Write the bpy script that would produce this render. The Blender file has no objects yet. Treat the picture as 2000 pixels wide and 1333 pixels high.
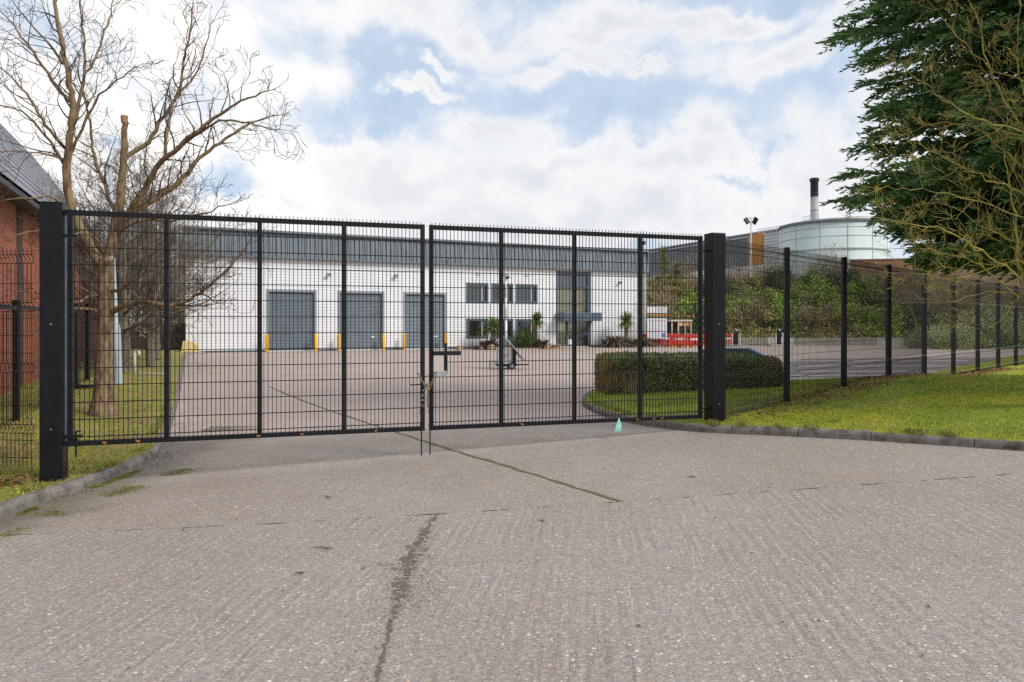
import bpy, math, random
import numpy as np
from mathutils import Vector, Matrix, noise as mnoise
from mathutils.geometry import delaunay_2d_cdt

S = bpy.context.scene
C = S.collection
R = math.radians
random.seed(7)
NR = np.random.default_rng(11)

# ---------------------------------------------------------------- camera
EYE = 1.75
FPX = 1400.0
HZ = 634.0
cam = bpy.data.objects.new('camera', bpy.data.cameras.new('camera'))
C.objects.link(cam)
cam.location = (0, 0, EYE)
cam.rotation_euler = (R(90), 0, 0)
cam.data.sensor_width = 36
cam.data.lens = FPX / 2000 * 36
cam.data.shift_y = -(666.5 - HZ) / 2000
cam.data.clip_start = 0.05
cam.data.clip_end = 3000
S.camera = cam

# ---------------------------------------------------------------- exposure
S.view_settings.view_transform = 'Standard'
S.view_settings.look = 'None'
S.view_settings.exposure = 0.22
S.view_settings.gamma = 1.0
S.cycles.use_denoising = False
S.cycles.max_bounces = 6
S.cycles.transparent_max_bounces = 12
S.cycles.sample_clamp_indirect = 4

# ---------------------------------------------------------------- sun
SUN_AZ, SUN_EL = 118.0, 40.0          # azimuth clockwise from +Y
sl = bpy.data.lights.new('sun', 'SUN')
sl.energy = 2.5
sl.angle = R(20)
sl.color = (1.0, 0.95, 0.88)
sun = bpy.data.objects.new('sun', sl)
C.objects.link(sun)
sd = Vector((math.sin(R(SUN_AZ)) * math.cos(R(SUN_EL)), math.cos(R(SUN_AZ)) * math.cos(R(SUN_EL)), math.sin(R(SUN_EL))))
sun.rotation_euler = (-sd).to_track_quat('-Z', 'Y').to_euler()
sun.location = sd * 50

# ---------------------------------------------------------------- world: sky texture + procedural clouds
W = bpy.data.worlds.new('World')
S.world = W
W.use_nodes = True


class NT:
    """small node-tree helper"""
    def __init__(s, tree):
        s.t = tree
        s.n = tree.nodes
        s.l = tree.links

    def new(s, typ, **kw):
        n = s.n.new(typ)
        for k, v in kw.items():
            setattr(n, k, v)
        return n

    def put(s, sock, v):
        if hasattr(v, 'is_output'):
            s.l.new(v, sock)
        elif v is not None:
            if isinstance(v, (tuple, list)) and len(v) == 3 and sock.type == 'RGBA':
                v = (*v, 1)
            sock.default_value = v

    def math(s, op, a, b=None, c=None, clamp=False):
        n = s.new('ShaderNodeMath', operation=op)
        n.use_clamp = clamp
        s.put(n.inputs[0], a)
        s.put(n.inputs[1], b)
        s.put(n.inputs[2], c)
        return n.outputs[0]

    def vec(s, op, a, b=None, c=None):
        n = s.new('ShaderNodeVectorMath', operation=op)
        s.put(n.inputs[0], a)
        s.put(n.inputs[1], b)
        if c is not None:
            s.put(n.inputs[2], c)
        return n.outputs['Value' if op in ('LENGTH', 'DOT_PRODUCT') else 'Vector']

    def mix(s, f, a, b, blend='MIX'):
        n = s.new('ShaderNodeMix', data_type='RGBA', blend_type=blend)
        s.put(n.inputs[0], f)
        s.put(n.inputs[6], a)
        s.put(n.inputs[7], b)
        return n.outputs[2]

    def noise(s, vec, scale, detail=4, rough=.55, dist=0):
        n = s.new('ShaderNodeTexNoise')
        s.put(n.inputs['Vector'], vec)
        n.inputs['Scale'].default_value = scale
        n.inputs['Detail'].default_value = detail
        n.inputs['Roughness'].default_value = rough
        n.inputs['Distortion'].default_value = dist
        return n.outputs[0]

    def ramp(s, f, a, b):
        n = s.new('ShaderNodeMapRange', interpolation_type='SMOOTHSTEP')
        s.put(n.inputs[0], f)
        s.put(n.inputs[1], a)
        s.put(n.inputs[2], b)
        return n.outputs[0]


t = NT(W.node_tree)
t.n.clear()
SKY_STRENGTH = 0.12
sky = t.new('ShaderNodeTexSky', sky_type='NISHITA')
sky.sun_disc = False
sky.sun_elevation = R(SUN_EL)
sky.sun_rotation = R(SUN_AZ)
sky.altitude = 50
sky.air_density = 1.0
sky.dust_density = 1.2
sky.ozone_density = 1.2
tc = t.new('ShaderNodeTexCoord').outputs['Generated']
sx = t.new('ShaderNodeSeparateXYZ')
t.put(sx.inputs[0], tc)
az = t.math('ARCTAN2', sx.outputs[0], sx.outputs[1])
el = t.math('ARCSINE', sx.outputs[2])
cb = t.new('ShaderNodeCombineXYZ')
t.put(cb.inputs[0], az)
t.put(cb.inputs[1], el)
ae = cb.outputs[0]
wn = t.new('ShaderNodeTexNoise')
t.put(wn.inputs['Vector'], tc)
wn.inputs['Scale'].default_value = 7
wn.inputs['Detail'].default_value = 7
wn.inputs['Roughness'].default_value = .58
ae = t.vec('ADD', ae, t.vec('MULTIPLY', t.vec('SUBTRACT', wn.outputs['Color'], (.5, .5, .5)), (.26, .20, 0)))
wob = t.noise(tc, 5.0, 7, .6)
wob2 = t.noise(tc, 16.0, 8, .62)


def ang(px, py):
    return math.atan((px - 1000) / FPX), math.atan((HZ - py) / math.hypot(FPX, px - 1000))


# cloud banks as directions on the dome: centre (x, y of the photograph turned into angles), half-widths
BLOBS = [(330, 60, 260, 150, 1), (530, 160, 150, 95, 1), (250, 230, 330, 110, 1), (110, 330, 300, 120, 1),
         (760, 30, 250, 75, .8), (930, 65, 130, 60, .7), (820, 140, 70, 25, .6), (815, 200, 75, 22, .7),
         (1180, 50, 190, 70, .85), (1010, 150, 110, 45, .8), (1130, 120, 150, 40, .7), (1155, 142, 40, 12, .6),
         (1500, 110, 230, 62, .8), (1400, 40, 240, 40, .7), (1280, 137, 60, 20, .6), (1640, 60, 120, 90, .75),
         (640, 330, 200, 60, .9), (960, 280, 150, 55, .9), (760, 350, 300, 70, 1), (1080, 350, 260, 60, 1),
         (1390, 275, 95, 70, 1.1), (1330, 330, 200, 60, 1), (1440, 320, 80, 60, 1), (1620, 330, 140, 110, 1),
         (1800, 300, 260, 160, 1), (1700, 180, 80, 40, .7), (1000, 430, 1200, 70, 1), (1900, 60, 200, 120, .8)]
cur = None
for (bx, by, rx, ry, w) in BLOBS:
    a0, e0 = ang(bx, by)
    a1, _ = ang(bx + rx, by)
    _, e1 = ang(bx, by - ry)
    k = (1 / (abs(a1 - a0) * 1.12), 1 / (abs(e1 - e0) * 1.12), 0)
    d = t.vec('MULTIPLY_ADD', ae, k, (-a0 * k[0], -e0 * k[1], 0))
    L = t.vec('LENGTH', d)
    L = t.math('DIVIDE', L, .55 + .45 * w)
    cur = L if cur is None else t.math('SMOOTH_MIN', cur, L, .25)
cov = t.math('SUBTRACT', .87, cur)
nz = t.math('ADD', t.math('MULTIPLY', t.math('SUBTRACT', wob, .5), 1.3), t.math('MULTIPLY', t.math('SUBTRACT', wob2, .5), .9))
cov = t.math('ADD', cov, nz)
front = t.ramp(t.math('ABSOLUTE', az), .95, .7)
front = t.math('MULTIPLY', front, t.ramp(el, .55, .42))
gen = t.math('ADD', .25, t.math('MULTIPLY', nz, 1.4))
cov = t.math('ADD', t.math('MULTIPLY', cov, front), t.math('MULTIPLY', gen, t.math('SUBTRACT', 1, front)))
mask = t.mix(t.ramp(el, .30, .17), t.ramp(cov, -.36, .56), t.ramp(cov, -.10, .26))
shade = t.ramp(t.math('ADD', cov, t.math('MULTIPLY', t.math('SUBTRACT', t.noise(tc, 8, 5, .6), .5), 1.6)), .15, 1.1)
K = 1 / SKY_STRENGTH
white = (.82 * K, .82 * K, .825 * K)
grey = (.62 * K, .645 * K, .70 * K)
ccol = t.mix(t.math('MULTIPLY', shade, .8), white, grey)
low = t.ramp(el, .20, .02)
ccol = t.mix(t.math('MULTIPLY', low, .55), ccol, (.72 * K, .74 * K, .78 * K))
# brightest cloud where the veiled light comes from, high on the left
hl = t.vec('LENGTH', t.vec('SUBTRACT', ae, (*ang(300, 60), 0)))
ccol = t.mix(t.ramp(hl, .42, .05), ccol, (1.0 * K, .965 * K, .92 * K))
blue = t.mix(.80, sky.outputs[0], (.50 * K, .61 * K, .765 * K))
blue = t.mix(t.math('MULTIPLY', low, .6), blue, (.76 * K, .80 * K, .86 * K))
veil = t.math('MULTIPLY', t.math('SUBTRACT', wob2, .35, clamp=True), .8, clamp=True)
blue = t.mix(veil, blue, (.80 * K, .83 * K, .88 * K))
col = t.mix(t.math('MULTIPLY', mask, .96), blue, ccol)
bg = t.new('ShaderNodeBackground')
t.put(bg.inputs[0], col)
bg.inputs[1].default_value = SKY_STRENGTH
t.l.new(bg.outputs[0], t.new('ShaderNodeOutputWorld').inputs[0])


# ---------------------------------------------------------------- helpers
def at(px, py, Y):
    """a point of the place from its bearing and its distance"""
    return Vector(((px - 1000) / FPX * Y, Y, EYE + (HZ - py) / FPX * Y))


def smooth(a, b, x):
    u = min(1, max(0, (x - a) / (b - a)))
    return u * u * (3 - 2 * u)


def link(o, parent=None):
    C.objects.link(o)
    if parent is not None:
        o.parent = parent
    return o


def tag(o, label=None, cat=None, group=None, kind=None):
    if label: o['label'] = label
    if cat: o['category'] = cat
    if group: o['group'] = group
    if kind: o['kind'] = kind
    return o


def thing(name, label, cat, loc=(0, 0, 0), rz=0, group=None):
    o = bpy.data.objects.new(name, None)
    o.empty_display_size = .2
    link(o)
    o.location = loc
    o.rotation_euler = (0, 0, rz)
    return tag(o, label, cat, group)


def copy_tree(src, label, loc, rz=0, scale=1, group=None):
    kids = {}
    for o in bpy.data.objects:
        if o.parent: kids.setdefault(o.parent.name, []).append(o)

    def rec(o, parent):
        c = o.copy()
        link(c)
        if parent is not None: c.parent = parent
        for ch in kids.get(o.name, []): rec(ch, c)
        return c
    c = rec(src, None)
    c.location = loc
    c.rotation_euler = (0, 0, rz)
    c.scale = (scale,) * 3 if not isinstance(scale, tuple) else scale
    c['label'] = label
    if group: c['group'] = group
    return c


class MB:
    def __init__(s):
        s.v, s.f, s.m, s.mi = [], [], [], 0

    def face(s, *idx):
        s.f.append(idx)
        s.m.append(s.mi)

    def poly(s, pts):
        b = len(s.v)
        s.v += [tuple(p) for p in pts]
        s.face(*range(b, b + len(pts)))

    def box(s, x0, x1, y0, y1, z0, z1, M=None):
        b = len(s.v)
        p = [(x0, y0, z0), (x1, y0, z0), (x1, y1, z0), (x0, y1, z0), (x0, y0, z1), (x1, y0, z1), (x1, y1, z1), (x0, y1, z1)]
        if M is not None: p = [tuple(M @ Vector(q)) for q in p]
        s.v += p
        for q in ((3, 2, 1, 0), (4, 5, 6, 7), (0, 1, 5, 4), (1, 2, 6, 5), (2, 3, 7, 6), (3, 0, 4, 7)):
            s.face(*[b + i for i in q])

    def tube(s, pts, r, sides=6, cap=True):
        n = len(pts)
        pts = [Vector(p) for p in pts]
        if not hasattr(r, '__len__'): r = [r] * n
        b = len(s.v)
        prev = None
        for i, p in enumerate(pts):
            d = (pts[min(i + 1, n - 1)] - pts[max(i - 1, 0)])
            d = d.normalized() if d.length > 1e-9 else Vector((0, 0, 1))
            if prev is None:
                prev = d.cross(Vector((.13, .27, .95)) if abs(d.z) < .9 else Vector((1, 0.1, 0))).normalized()
            u = prev - d * prev.dot(d)
            u = u.normalized() if u.length > 1e-6 else d.orthogonal().normalized()
            prev = u
            w = d.cross(u)
            for k in range(sides):
                a = 2 * math.pi * k / sides
                q = p + (u * math.cos(a) + w * math.sin(a)) * r[i]
                s.v.append((q.x, q.y, q.z))
        for i in range(n - 1):
            for k in range(sides):
                k2 = (k + 1) % sides
                s.face(b + i * sides + k, b + i * sides + k2, b + (i + 1) * sides + k2, b + (i + 1) * sides + k)
        if cap:
            s.face(*[b + k for k in range(sides)][::-1])
            s.face(*[b + (n - 1) * sides + k for k in range(sides)])

    def lathe(s, prof, cx=0, cy=0, sides=24, z0=0):
        b = len(s.v)
        for (r, z) in prof:
            for k in range(sides):
                a = 2 * math.pi * k / sides
                s.v.append((cx + r * math.cos(a), cy + r * math.sin(a), z0 + z))
        for i in range(len(prof) - 1):
            for k in range(sides):
                k2 = (k + 1) % sides
                s.face(b + i * sides + k, b + i * sides + k2, b + (i + 1) * sides + k2, b + (i + 1) * sides + k)
        s.face(*[b + (len(prof) - 1) * sides + k for k in range(sides)])

    def leaves(s, P, D, L, Wd, tilt=None):
        """rhombic leaf blades: base point, direction, length, width (numpy arrays)"""
        N = len(P)
        D = D / (np.linalg.norm(D, axis=1, keepdims=True) + 1e-9)
        rnd = NR.normal(size=(N, 3)) if tilt is None else tilt
        U = np.cross(D, rnd)
        U /= (np.linalg.norm(U, axis=1, keepdims=True) + 1e-9)
        L = np.broadcast_to(np.asarray(L, float), (N,))[:, None]
        Wd = np.broadcast_to(np.asarray(Wd, float), (N,))[:, None]
        A = P
        B = P + D * L * .45 + U * Wd * .5
        T = P + D * L
        E = P + D * L * .45 - U * Wd * .5
        V = np.stack([A, B, T, E], 1).reshape(-1, 3)
        b = len(s.v)
        s.v += [tuple(x) for x in V.tolist()]
        s.f += [(b + 4 * i, b + 4 * i + 1, b + 4 * i + 2, b + 4 * i + 3) for i in range(N)]
        s.m += [s.mi] * N

    def build(s, name, mats, parent=None, smooth_=False, bevel=0):
        me = bpy.data.meshes.new(name)
        me.from_pydata(s.v, [], s.f)
        if not isinstance(mats, (list, tuple)): mats = [mats]
        for m in mats: me.materials.append(m)
        if len(mats) > 1: me.polygons.foreach_set('material_index', s.m)
        if smooth_: me.polygons.foreach_set('use_smooth', [True] * len(s.f))
        me.update()
        o = bpy.data.objects.new(name, me)
        if bevel:
            md = o.modifiers.new('bevel', 'BEVEL')
            md.width = bevel
            md.segments = 2
            md.limit_method = 'ANGLE'
            md.angle_limit = R(40)
        return link(o, parent)


def catmull(pts, step):
    pts = [Vector(p).to_3d() if len(p) == 2 else Vector(p) for p in pts]
    out = []
    for i in range(len(pts) - 1):
        p0 = pts[max(i - 1, 0)]; p1 = pts[i]; p2 = pts[i + 1]; p3 = pts[min(i + 2, len(pts) - 1)]
        n = max(1, int((p2 - p1).length / step))
        for k in range(n):
            u = k / n
            out.append(.5 * ((2 * p1) + (p2 - p0) * u + (2 * p0 - 5 * p1 + 4 * p2 - p3) * u * u + (3 * p1 - p0 - 3 * p2 + p3) * u ** 3))
    out.append(pts[-1])
    return out


# ---------------------------------------------------------------- materials
MATS = {}


def mat(name, base, rough=.6, metal=0, var=.12, vscale=2.0, bump=0, bscale=40, spec=.5, island=0, transl=0, dirt=None, dscale=.6, damt=.5, stretch=None):
    if name in MATS: return MATS[name]
    m = bpy.data.materials.new(name)
    m.use_nodes = True
    t = NT(m.node_tree)
    t.n.clear()
    out = t.new('ShaderNodeOutputMaterial')
    p = t.new('ShaderNodeBsdfPrincipled')
    co = t.new('ShaderNodeTexCoord').outputs['Object']
    if stretch: co = t.vec('MULTIPLY', co, stretch)
    b = Vector(base)
    lo = tuple(max(0, x * (1 - var)) for x in b)
    hi = tuple(min(1, x * (1 + var)) for x in b)
    c = t.mix(t.ramp(t.noise(co, vscale, 6, .6), .3, .7), lo, hi)
    if island:
        g = t.new('ShaderNodeNewGeometry').outputs['Random Per Island']
        c = t.mix(t.math('MULTIPLY', g, 1.0), t.mix(1, c, (1 - island,) * 3, 'MULTIPLY'), t.mix(1, c, (1 + island, 1 + island * .9, 1 + island * .5), 'MULTIPLY'))
    if dirt is not None:
        c = t.mix(t.math('MULTIPLY', t.ramp(t.noise(co, dscale, 7, .65, .4), .48, .72), damt), c, dirt)
    t.put(p.inputs['Base Color'], c)
    p.inputs['Roughness'].default_value = rough
    p.inputs['Metallic'].default_value = metal
    p.inputs['Specular IOR Level'].default_value = spec
    if bump:
        bn = t.new('ShaderNodeBump')
        bn.inputs['Strength'].default_value = min(1, bump)
        bn.inputs['Distance'].default_value = .02
        t.put(bn.inputs['Height'], t.noise(co, bscale, 5, .6))
        t.l.new(bn.outputs[0], p.inputs['Normal'])
    if transl:
        tr = t.new('ShaderNodeBsdfTranslucent')
        t.put(tr.inputs[0], c)
        mx = t.new('ShaderNodeMixShader')
        mx.inputs[0].default_value = transl
        t.l.new(p.outputs[0], mx.inputs[1])
        t.l.new(tr.outputs[0], mx.inputs[2])
        t.l.new(mx.outputs[0], out.inputs[0])
    else:
        t.l.new(p.outputs[0], out.inputs[0])
    MATS[name] = m
    return m


def concrete(name, base, dark, pebble=90, grooves=None, stain=(.10, .085, .07), stain_amt=.45, moss=0, peb_amt=.75, edge=None):
    """exposed aggregate concrete: coloured pebbles in a grey matrix, stains, brushed grooves"""
    m = bpy.data.materials.new(name)
    m.use_nodes = True
    t = NT(m.node_tree)
    t.n.clear()
    out = t.new('ShaderNodeOutputMaterial')
    p = t.new('ShaderNodeBsdfPrincipled')
    co = t.new('ShaderNodeTexCoord').outputs['Object']
    v = t.new('ShaderNodeTexVoronoi')
    t.put(v.inputs['Vector'], co)
    v.inputs['Scale'].default_value = pebble
    sp = t.new('ShaderNodeSeparateColor')
    t.put(sp.inputs[0], v.outputs['Color'])
    r, g, b = sp.outputs[0], sp.outputs[1], sp.outputs[2]
    cr = t.new('ShaderNodeValToRGB')
    el = cr.color_ramp.elements
    cols = [(0, tuple(x * .62 for x in base)), (.3, tuple(x * .88 for x in base)), (.5, base), (.66, (base[0] * 1.2, base[1] * 1.1, base[2] * .9)),
            (.78, (base[0] * 1.25, base[1] * 1.02, base[2] * .8)), (.88, tuple(min(1, x * 1.35) for x in base)), (1, (min(.8, base[0] * 1.75), min(.8, base[1] * 1.7), min(.8, base[2] * 1.65)))]
    el[0].position, el[0].color = 0, (*cols[0][1], 1)
    el[1].position, el[1].color = 1, (*cols[-1][1], 1)
    for q, cc in cols[1:-1]:
        e = el.new(q)
        e.color = (*cc, 1)
    t.put(cr.inputs[0], r)
    v2 = t.new('ShaderNodeTexVoronoi')
    t.put(v2.inputs['Vector'], co)
    v2.inputs['Scale'].default_value = pebble * .5
    sp2 = t.new('ShaderNodeSeparateColor')
    t.put(sp2.inputs[0], v2.outputs['Color'])
    big = t.math('MULTIPLY', t.math('GREATER_THAN', sp2.outputs[0], .90), t.math('LESS_THAN', v2.outputs['Distance'], .40))
    matrix = t.mix(t.ramp(t.noise(co, 260, 3, .7), .3, .7), tuple(x * .8 for x in base), tuple(x * 1.15 for x in base))
    c = t.mix(peb_amt, matrix, cr.outputs[0])
    c = t.mix(t.math('MULTIPLY', big, .95), c, t.mix(sp2.outputs[1], (.72, .67, .62), t.mix(sp2.outputs[2], (.55, .31, .17), (.22, .21, .22))))
    # wear patches and stains with shapes of their own
    c = t.mix(t.math('MULTIPLY', t.ramp(t.noise(co, .45, 6, .62), .36, .7), .38), c, t.mix(1, c, (.74, .69, .64), 'MULTIPLY'))
    c = t.mix(t.math('MULTIPLY', t.ramp(t.noise(co, 2.6, 6, .7), .50, .78), stain_amt), c, dark)
    c = t.mix(t.math('MULTIPLY', t.ramp(t.noise(co, 9, 5, .7), .64, .78), stain_amt * .8), c, stain)
    if edge is not None:      # dirt washed against a kerb that runs along x = edge[0]..edge[1]
        so = t.new('ShaderNodeSeparateXYZ')
        t.put(so.inputs[0], co)
        xx = t.math('ADD', so.outputs[0], t.math('MULTIPLY', t.math('SUBTRACT', t.noise(co, 1.4, 5, .65), .5), 1.5))
        ed = t.math('MULTIPLY', t.ramp(xx, edge[1], edge[0]), t.ramp(so.outputs[1], 16, 11))
        c = t.mix(t.math('MULTIPLY', ed, .75), c, (.125, .105, .09))
        ms = t.math('MULTIPLY', t.ramp(xx, edge[0] + .75, edge[0] + .15), t.ramp(t.noise(co, 3.2, 5, .7), .52, .63))
        ms = t.math('MULTIPLY', ms, t.ramp(so.outputs[1], 9.6, 8.9))
        c = t.mix(t.math('MULTIPLY', ms, .8), c, (.15, .16, .03))
    t.put(p.inputs['Base Color'], c)
    p.inputs['Roughness'].default_value = .78
    p.inputs['Specular IOR Level'].default_value = .35
    h = t.math('ADD', t.math('MULTIPLY', v.outputs['Distance'], -1.0), t.math('MULTIPLY', t.noise(co, 30, 4, .6), .9))
    if grooves:
        mp = t.new('ShaderNodeMapping')
        t.put(mp.inputs[0], co)
        mp.inputs['Rotation'].default_value = (0, 0, R(grooves[0]))
        wv = t.new('ShaderNodeTexWave', wave_type='BANDS', bands_direction='X', wave_profile='SIN')
        t.put(wv.inputs['Vector'], mp.outputs[0])
        wv.inputs['Scale'].default_value = grooves[1]
        wv.inputs['Distortion'].default_value = 1.6
        wv.inputs['Detail'].default_value = 3
        wv.inputs['Detail Scale'].default_value = .7
        gm = t.math('MULTIPLY', t.ramp(t.noise(co, .8, 4, .6), .33, .62), t.ramp(t.noise(t.vec('MULTIPLY', mp.outputs[0], (14, 1.1, 1)), 1.0, 4, .6), .35, .65))
        h = t.math('ADD', h, t.math('MULTIPLY', t.math('MULTIPLY', wv.outputs[1], gm), grooves[2]))
        gl_ = t.math('MULTIPLY', t.ramp(wv.outputs[1], .28, .0), gm)
        c = t.mix(t.math('MULTIPLY', gl_, .42), c, t.mix(1, c, (.62, .58, .54), 'MULTIPLY'))
        t.put(p.inputs['Base Color'], c)
    bn = t.new('ShaderNodeBump')
    bn.inputs['Strength'].default_value = .55
    bn.inputs['Distance'].default_value = .006
    t.put(bn.inputs['Height'], h)
    t.l.new(bn.outputs[0], p.inputs['Normal'])
    t.l.new(p.outputs[0], out.inputs[0])
    return m


def grass_mat(name, a, b, straw, straw_amt, moss=None):
    m = bpy.data.materials.new(name)
    m.use_nodes = True
    t = NT(m.node_tree)
    t.n.clear()
    out = t.new('ShaderNodeOutputMaterial')
    p = t.new('ShaderNodeBsdfPrincipled')
    co = t.new('ShaderNodeTexCoord').outputs['Object']
    c = t.mix(t.ramp(t.noise(co, 55, 4, .7), .3, .7), a, b)
    c = t.mix(t.math('MULTIPLY', t.ramp(t.noise(co, 1.5, 6, .7), .42, .62), straw_amt), c, t.mix(t.ramp(t.noise(co, 80, 3, .7), .35, .65), straw, tuple(x * .5 for x in straw)))
    if moss: c = t.mix(t.math('MULTIPLY', t.ramp(t.noise(co, .7, 5, .65), .45, .6), .75), c, moss)
    c = t.mix(t.math('MULTIPLY', t.ramp(t.noise(co, 14, 4, .7), .60, .72), .5), c, (.06, .045, .02))
    t.put(p.inputs['Base Color'], c)
    p.inputs['Roughness'].default_value = .9
    p.inputs['Specular IOR Level'].default_value = .15
    bn = t.new('ShaderNodeBump')
    bn.inputs['Strength'].default_value = .9
    bn.inputs['Distance'].default_value = .03
    t.put(bn.inputs['Height'], t.noise(co, 45, 5, .7))
    t.l.new(bn.outputs[0], p.inputs['Normal'])
    t.l.new(p.outputs[0], out.inputs[0])
    return m


def stripes(name, base, line, period, width, axis=2, rough=.5, bump=.4, var=.06, metal=0, dirt=None):
    """sheeting or boards: thin joint lines every period metres along one axis"""
    m = bpy.data.materials.new(name)
    m.use_nodes = True
    t = NT(m.node_tree)
    t.n.clear()
    out = t.new('ShaderNodeOutputMaterial')
    p = t.new('ShaderNodeBsdfPrincipled')
    co = t.new('ShaderNodeTexCoord').outputs['Object']
    so = t.new('ShaderNodeSeparateXYZ')
    t.put(so.inputs[0], co)
    fr = t.math('FRACT', t.math('DIVIDE', so.outputs[axis], period))
    ln = t.math('LESS_THAN', fr, width / period)
    c = t.mix(t.ramp(t.noise(co, .8, 5, .6), .3, .7), tuple(x * (1 - var) for x in base), tuple(min(1, x * (1 + var)) for x in base))
    if dirt: c = t.mix(t.math('MULTIPLY', t.ramp(t.noise(t.vec('MULTIPLY', co, (2.5, 2.5, .35)), .9, 6, .65), .5, .75), .35), c, dirt)
    c = t.mix(ln, c, line)
    t.put(p.inputs['Base Color'], c)
    p.inputs['Roughness'].default_value = rough
    p.inputs['Metallic'].default_value = metal
    bn = t.new('ShaderNodeBump')
    bn.inputs['Strength'].default_value = bump
    bn.inputs['Distance'].default_value = .02
    t.put(bn.inputs['Height'], t.math('SUBTRACT', 1, ln))
    t.l.new(bn.outputs[0], p.inputs['Normal'])
    t.l.new(p.outputs[0], out.inputs[0])
    return m


def brick_mat(name, c1, c2, mortar):
    m = bpy.data.materials.new(name)
    m.use_nodes = True
    t = NT(m.node_tree)
    t.n.clear()
    out = t.new('ShaderNodeOutputMaterial')
    p = t.new('ShaderNodeBsdfPrincipled')
    co = t.new('ShaderNodeTexCoord').outputs['Object']
    so = t.new('ShaderNodeSeparateXYZ')
    t.put(so.inputs[0], co)
    cbn = t.new('ShaderNodeCombineXYZ')
    t.put(cbn.inputs[0], t.math('ADD', so.outputs[0], so.outputs[1]))
    t.put(cbn.inputs[1], so.outputs[2])
    bt = t.new('ShaderNodeTexBrick')
    t.put(bt.inputs['Vector'], cbn.outputs[0])
    bt.inputs['Scale'].default_value = 1
    bt.inputs['Brick Width'].default_value = .225
    bt.inputs['Row Height'].default_value = .075
    bt.inputs['Mortar Size'].default_value = .006
    bt.inputs['Color1'].default_value = (*c1, 1)
    bt.inputs['Color2'].default_value = (*c2, 1)
    bt.inputs['Mortar'].default_value = (*mortar, 1)
    c = t.mix(t.math('MULTIPLY', t.ramp(t.noise(co, .9, 6, .65), .35, .7), .5), bt.outputs[0], t.mix(1, bt.outputs[0], (.6, .55, .52), 'MULTIPLY'))
    t.put(p.inputs['Base Color'], c)
    p.inputs['Roughness'].default_value = .85
    bn = t.new('ShaderNodeBump')
    bn.inputs['Strength'].default_value = .5
    bn.inputs['Distance'].default_value = .01
    t.put(bn.inputs['Height'], t.math('SUBTRACT', 1, bt.outputs[1]))
    t.l.new(bn.outputs[0], p.inputs['Normal'])
    t.l.new(p.outputs[0], out.inputs[0])
    return m


def glass_mat(name, tint, refl=.25):
    m = bpy.data.materials.new(name)
    m.use_nodes = True
    t = NT(m.node_tree)
    t.n.clear()
    out = t.new('ShaderNodeOutputMaterial')
    tr = t.new('ShaderNodeBsdfTransparent')
    tr.inputs[0].default_value = (*tint, 1)
    gl = t.new('ShaderNodeBsdfGlossy')
    gl.inputs['Roughness'].default_value = .03
    gl.inputs[0].default_value = (.9, .95, 1, 1)
    mx = t.new('ShaderNodeMixShader')
    fr = t.new('ShaderNodeFresnel')
    fr.inputs[0].default_value = 1.5
    t.put(mx.inputs[0], t.math('ADD', fr.outputs[0], refl * .3, clamp=True))
    t.l.new(tr.outputs[0], mx.inputs[1])
    t.l.new(gl.outputs[0], mx.inputs[2])
    t.l.new(mx.outputs[0], out.inputs[0])
    return m


blackm = mat('black_paint', (.009, .009, .012), .42, 0, .25, 3, .12, 60, .3, dirt=(.022, .020, .022), damt=.5)
wirem = mat('black_wire', (.009, .009, .011), .5, spec=.25)
postm = mat('black_post_paint', (.006, .006, .009), .36, 0, .3, 1.2, .10, 14, .26, dirt=(.03, .03, .036), dscale=2.2, damt=.16, stretch=(7, 7, 2.6))
galv = mat('galvanised', (.42, .44, .46), .4, .7, .15, 8)
rust = mat('rusty_steel', (.16, .075, .04), .8, .3, .4, 20, .3, 60)
silver = mat('pale_steel', (.55, .56, .57), .4, .4, .1, 6)

# ================================================================ SETTING
def zr(x, y):
    """road and yard level: a crossfall near the gate, flat further in"""
    return .04 * (min(9, max(-7.5, x)) + 1.1) * (1 - smooth(12, 27, y))


KL = catmull([(-5.3, -12), (-5.15, 0), (-5.03, 7.0), (-4.98, 8.1), (-4.93, 9.2), (-5.06, 10.16), (-5.48, 11.2), (-6.6, 13.9), (-10, 21.7), (-18.2, 40), (-19.6, 43.2)], .35)
KR = catmull([(17, -3), (11, 3.5), (8, 6.45), (5.94, 8.3), (4.68, 9.35), (3.60, 10.08), (2.78, 10.60), (2.10, 11.5), (1.68, 12.6), (1.48, 13.9), (1.45, 14.8), (1.65, 16.2),
              (2.2, 17.6), (3.2, 18.4), (5, 18.7), (9, 18.8), (11.9, 21.5), (13.9, 23.8), (16.4, 27), (19.4, 30), (30, 41), (46, 52)], .35)
KLa = np.array([(p.x, p.y) for p in KL])
KRa = np.array([(p.x, p.y) for p in KR])


def dist_to(arr, x, y):
    return math.sqrt(float(((arr - (x, y)) ** 2).sum(1).min()))


def zvl(x, y):
    d = dist_to(KLa, x, y)
    n = mnoise.noise(Vector((x * .7, y * .7, 3))) * .03 * min(1, d)
    return zr(max(x, -7.5), y) + .105 + min(.10, .055 * d) + n + smooth(12, 27, y) * .0


def zvr(x, y):
    d = dist_to(KRa, x, y)
    n = mnoise.noise(Vector((x * .8, y * .8, 9))) * .035 * min(1, d)
    hump = .16 * smooth(5.0, 8.5, x) * smooth(0.3, 2.2, d) * (1 - smooth(14, 19, y)) * smooth(8, 10, y + .3 * x)
    return zr(x, y) + .105 + min(.05, .03 * d) + n + hump + .045 * max(0, min(6, x - 12.5)) * smooth(.3, 2.5, d)


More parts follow.
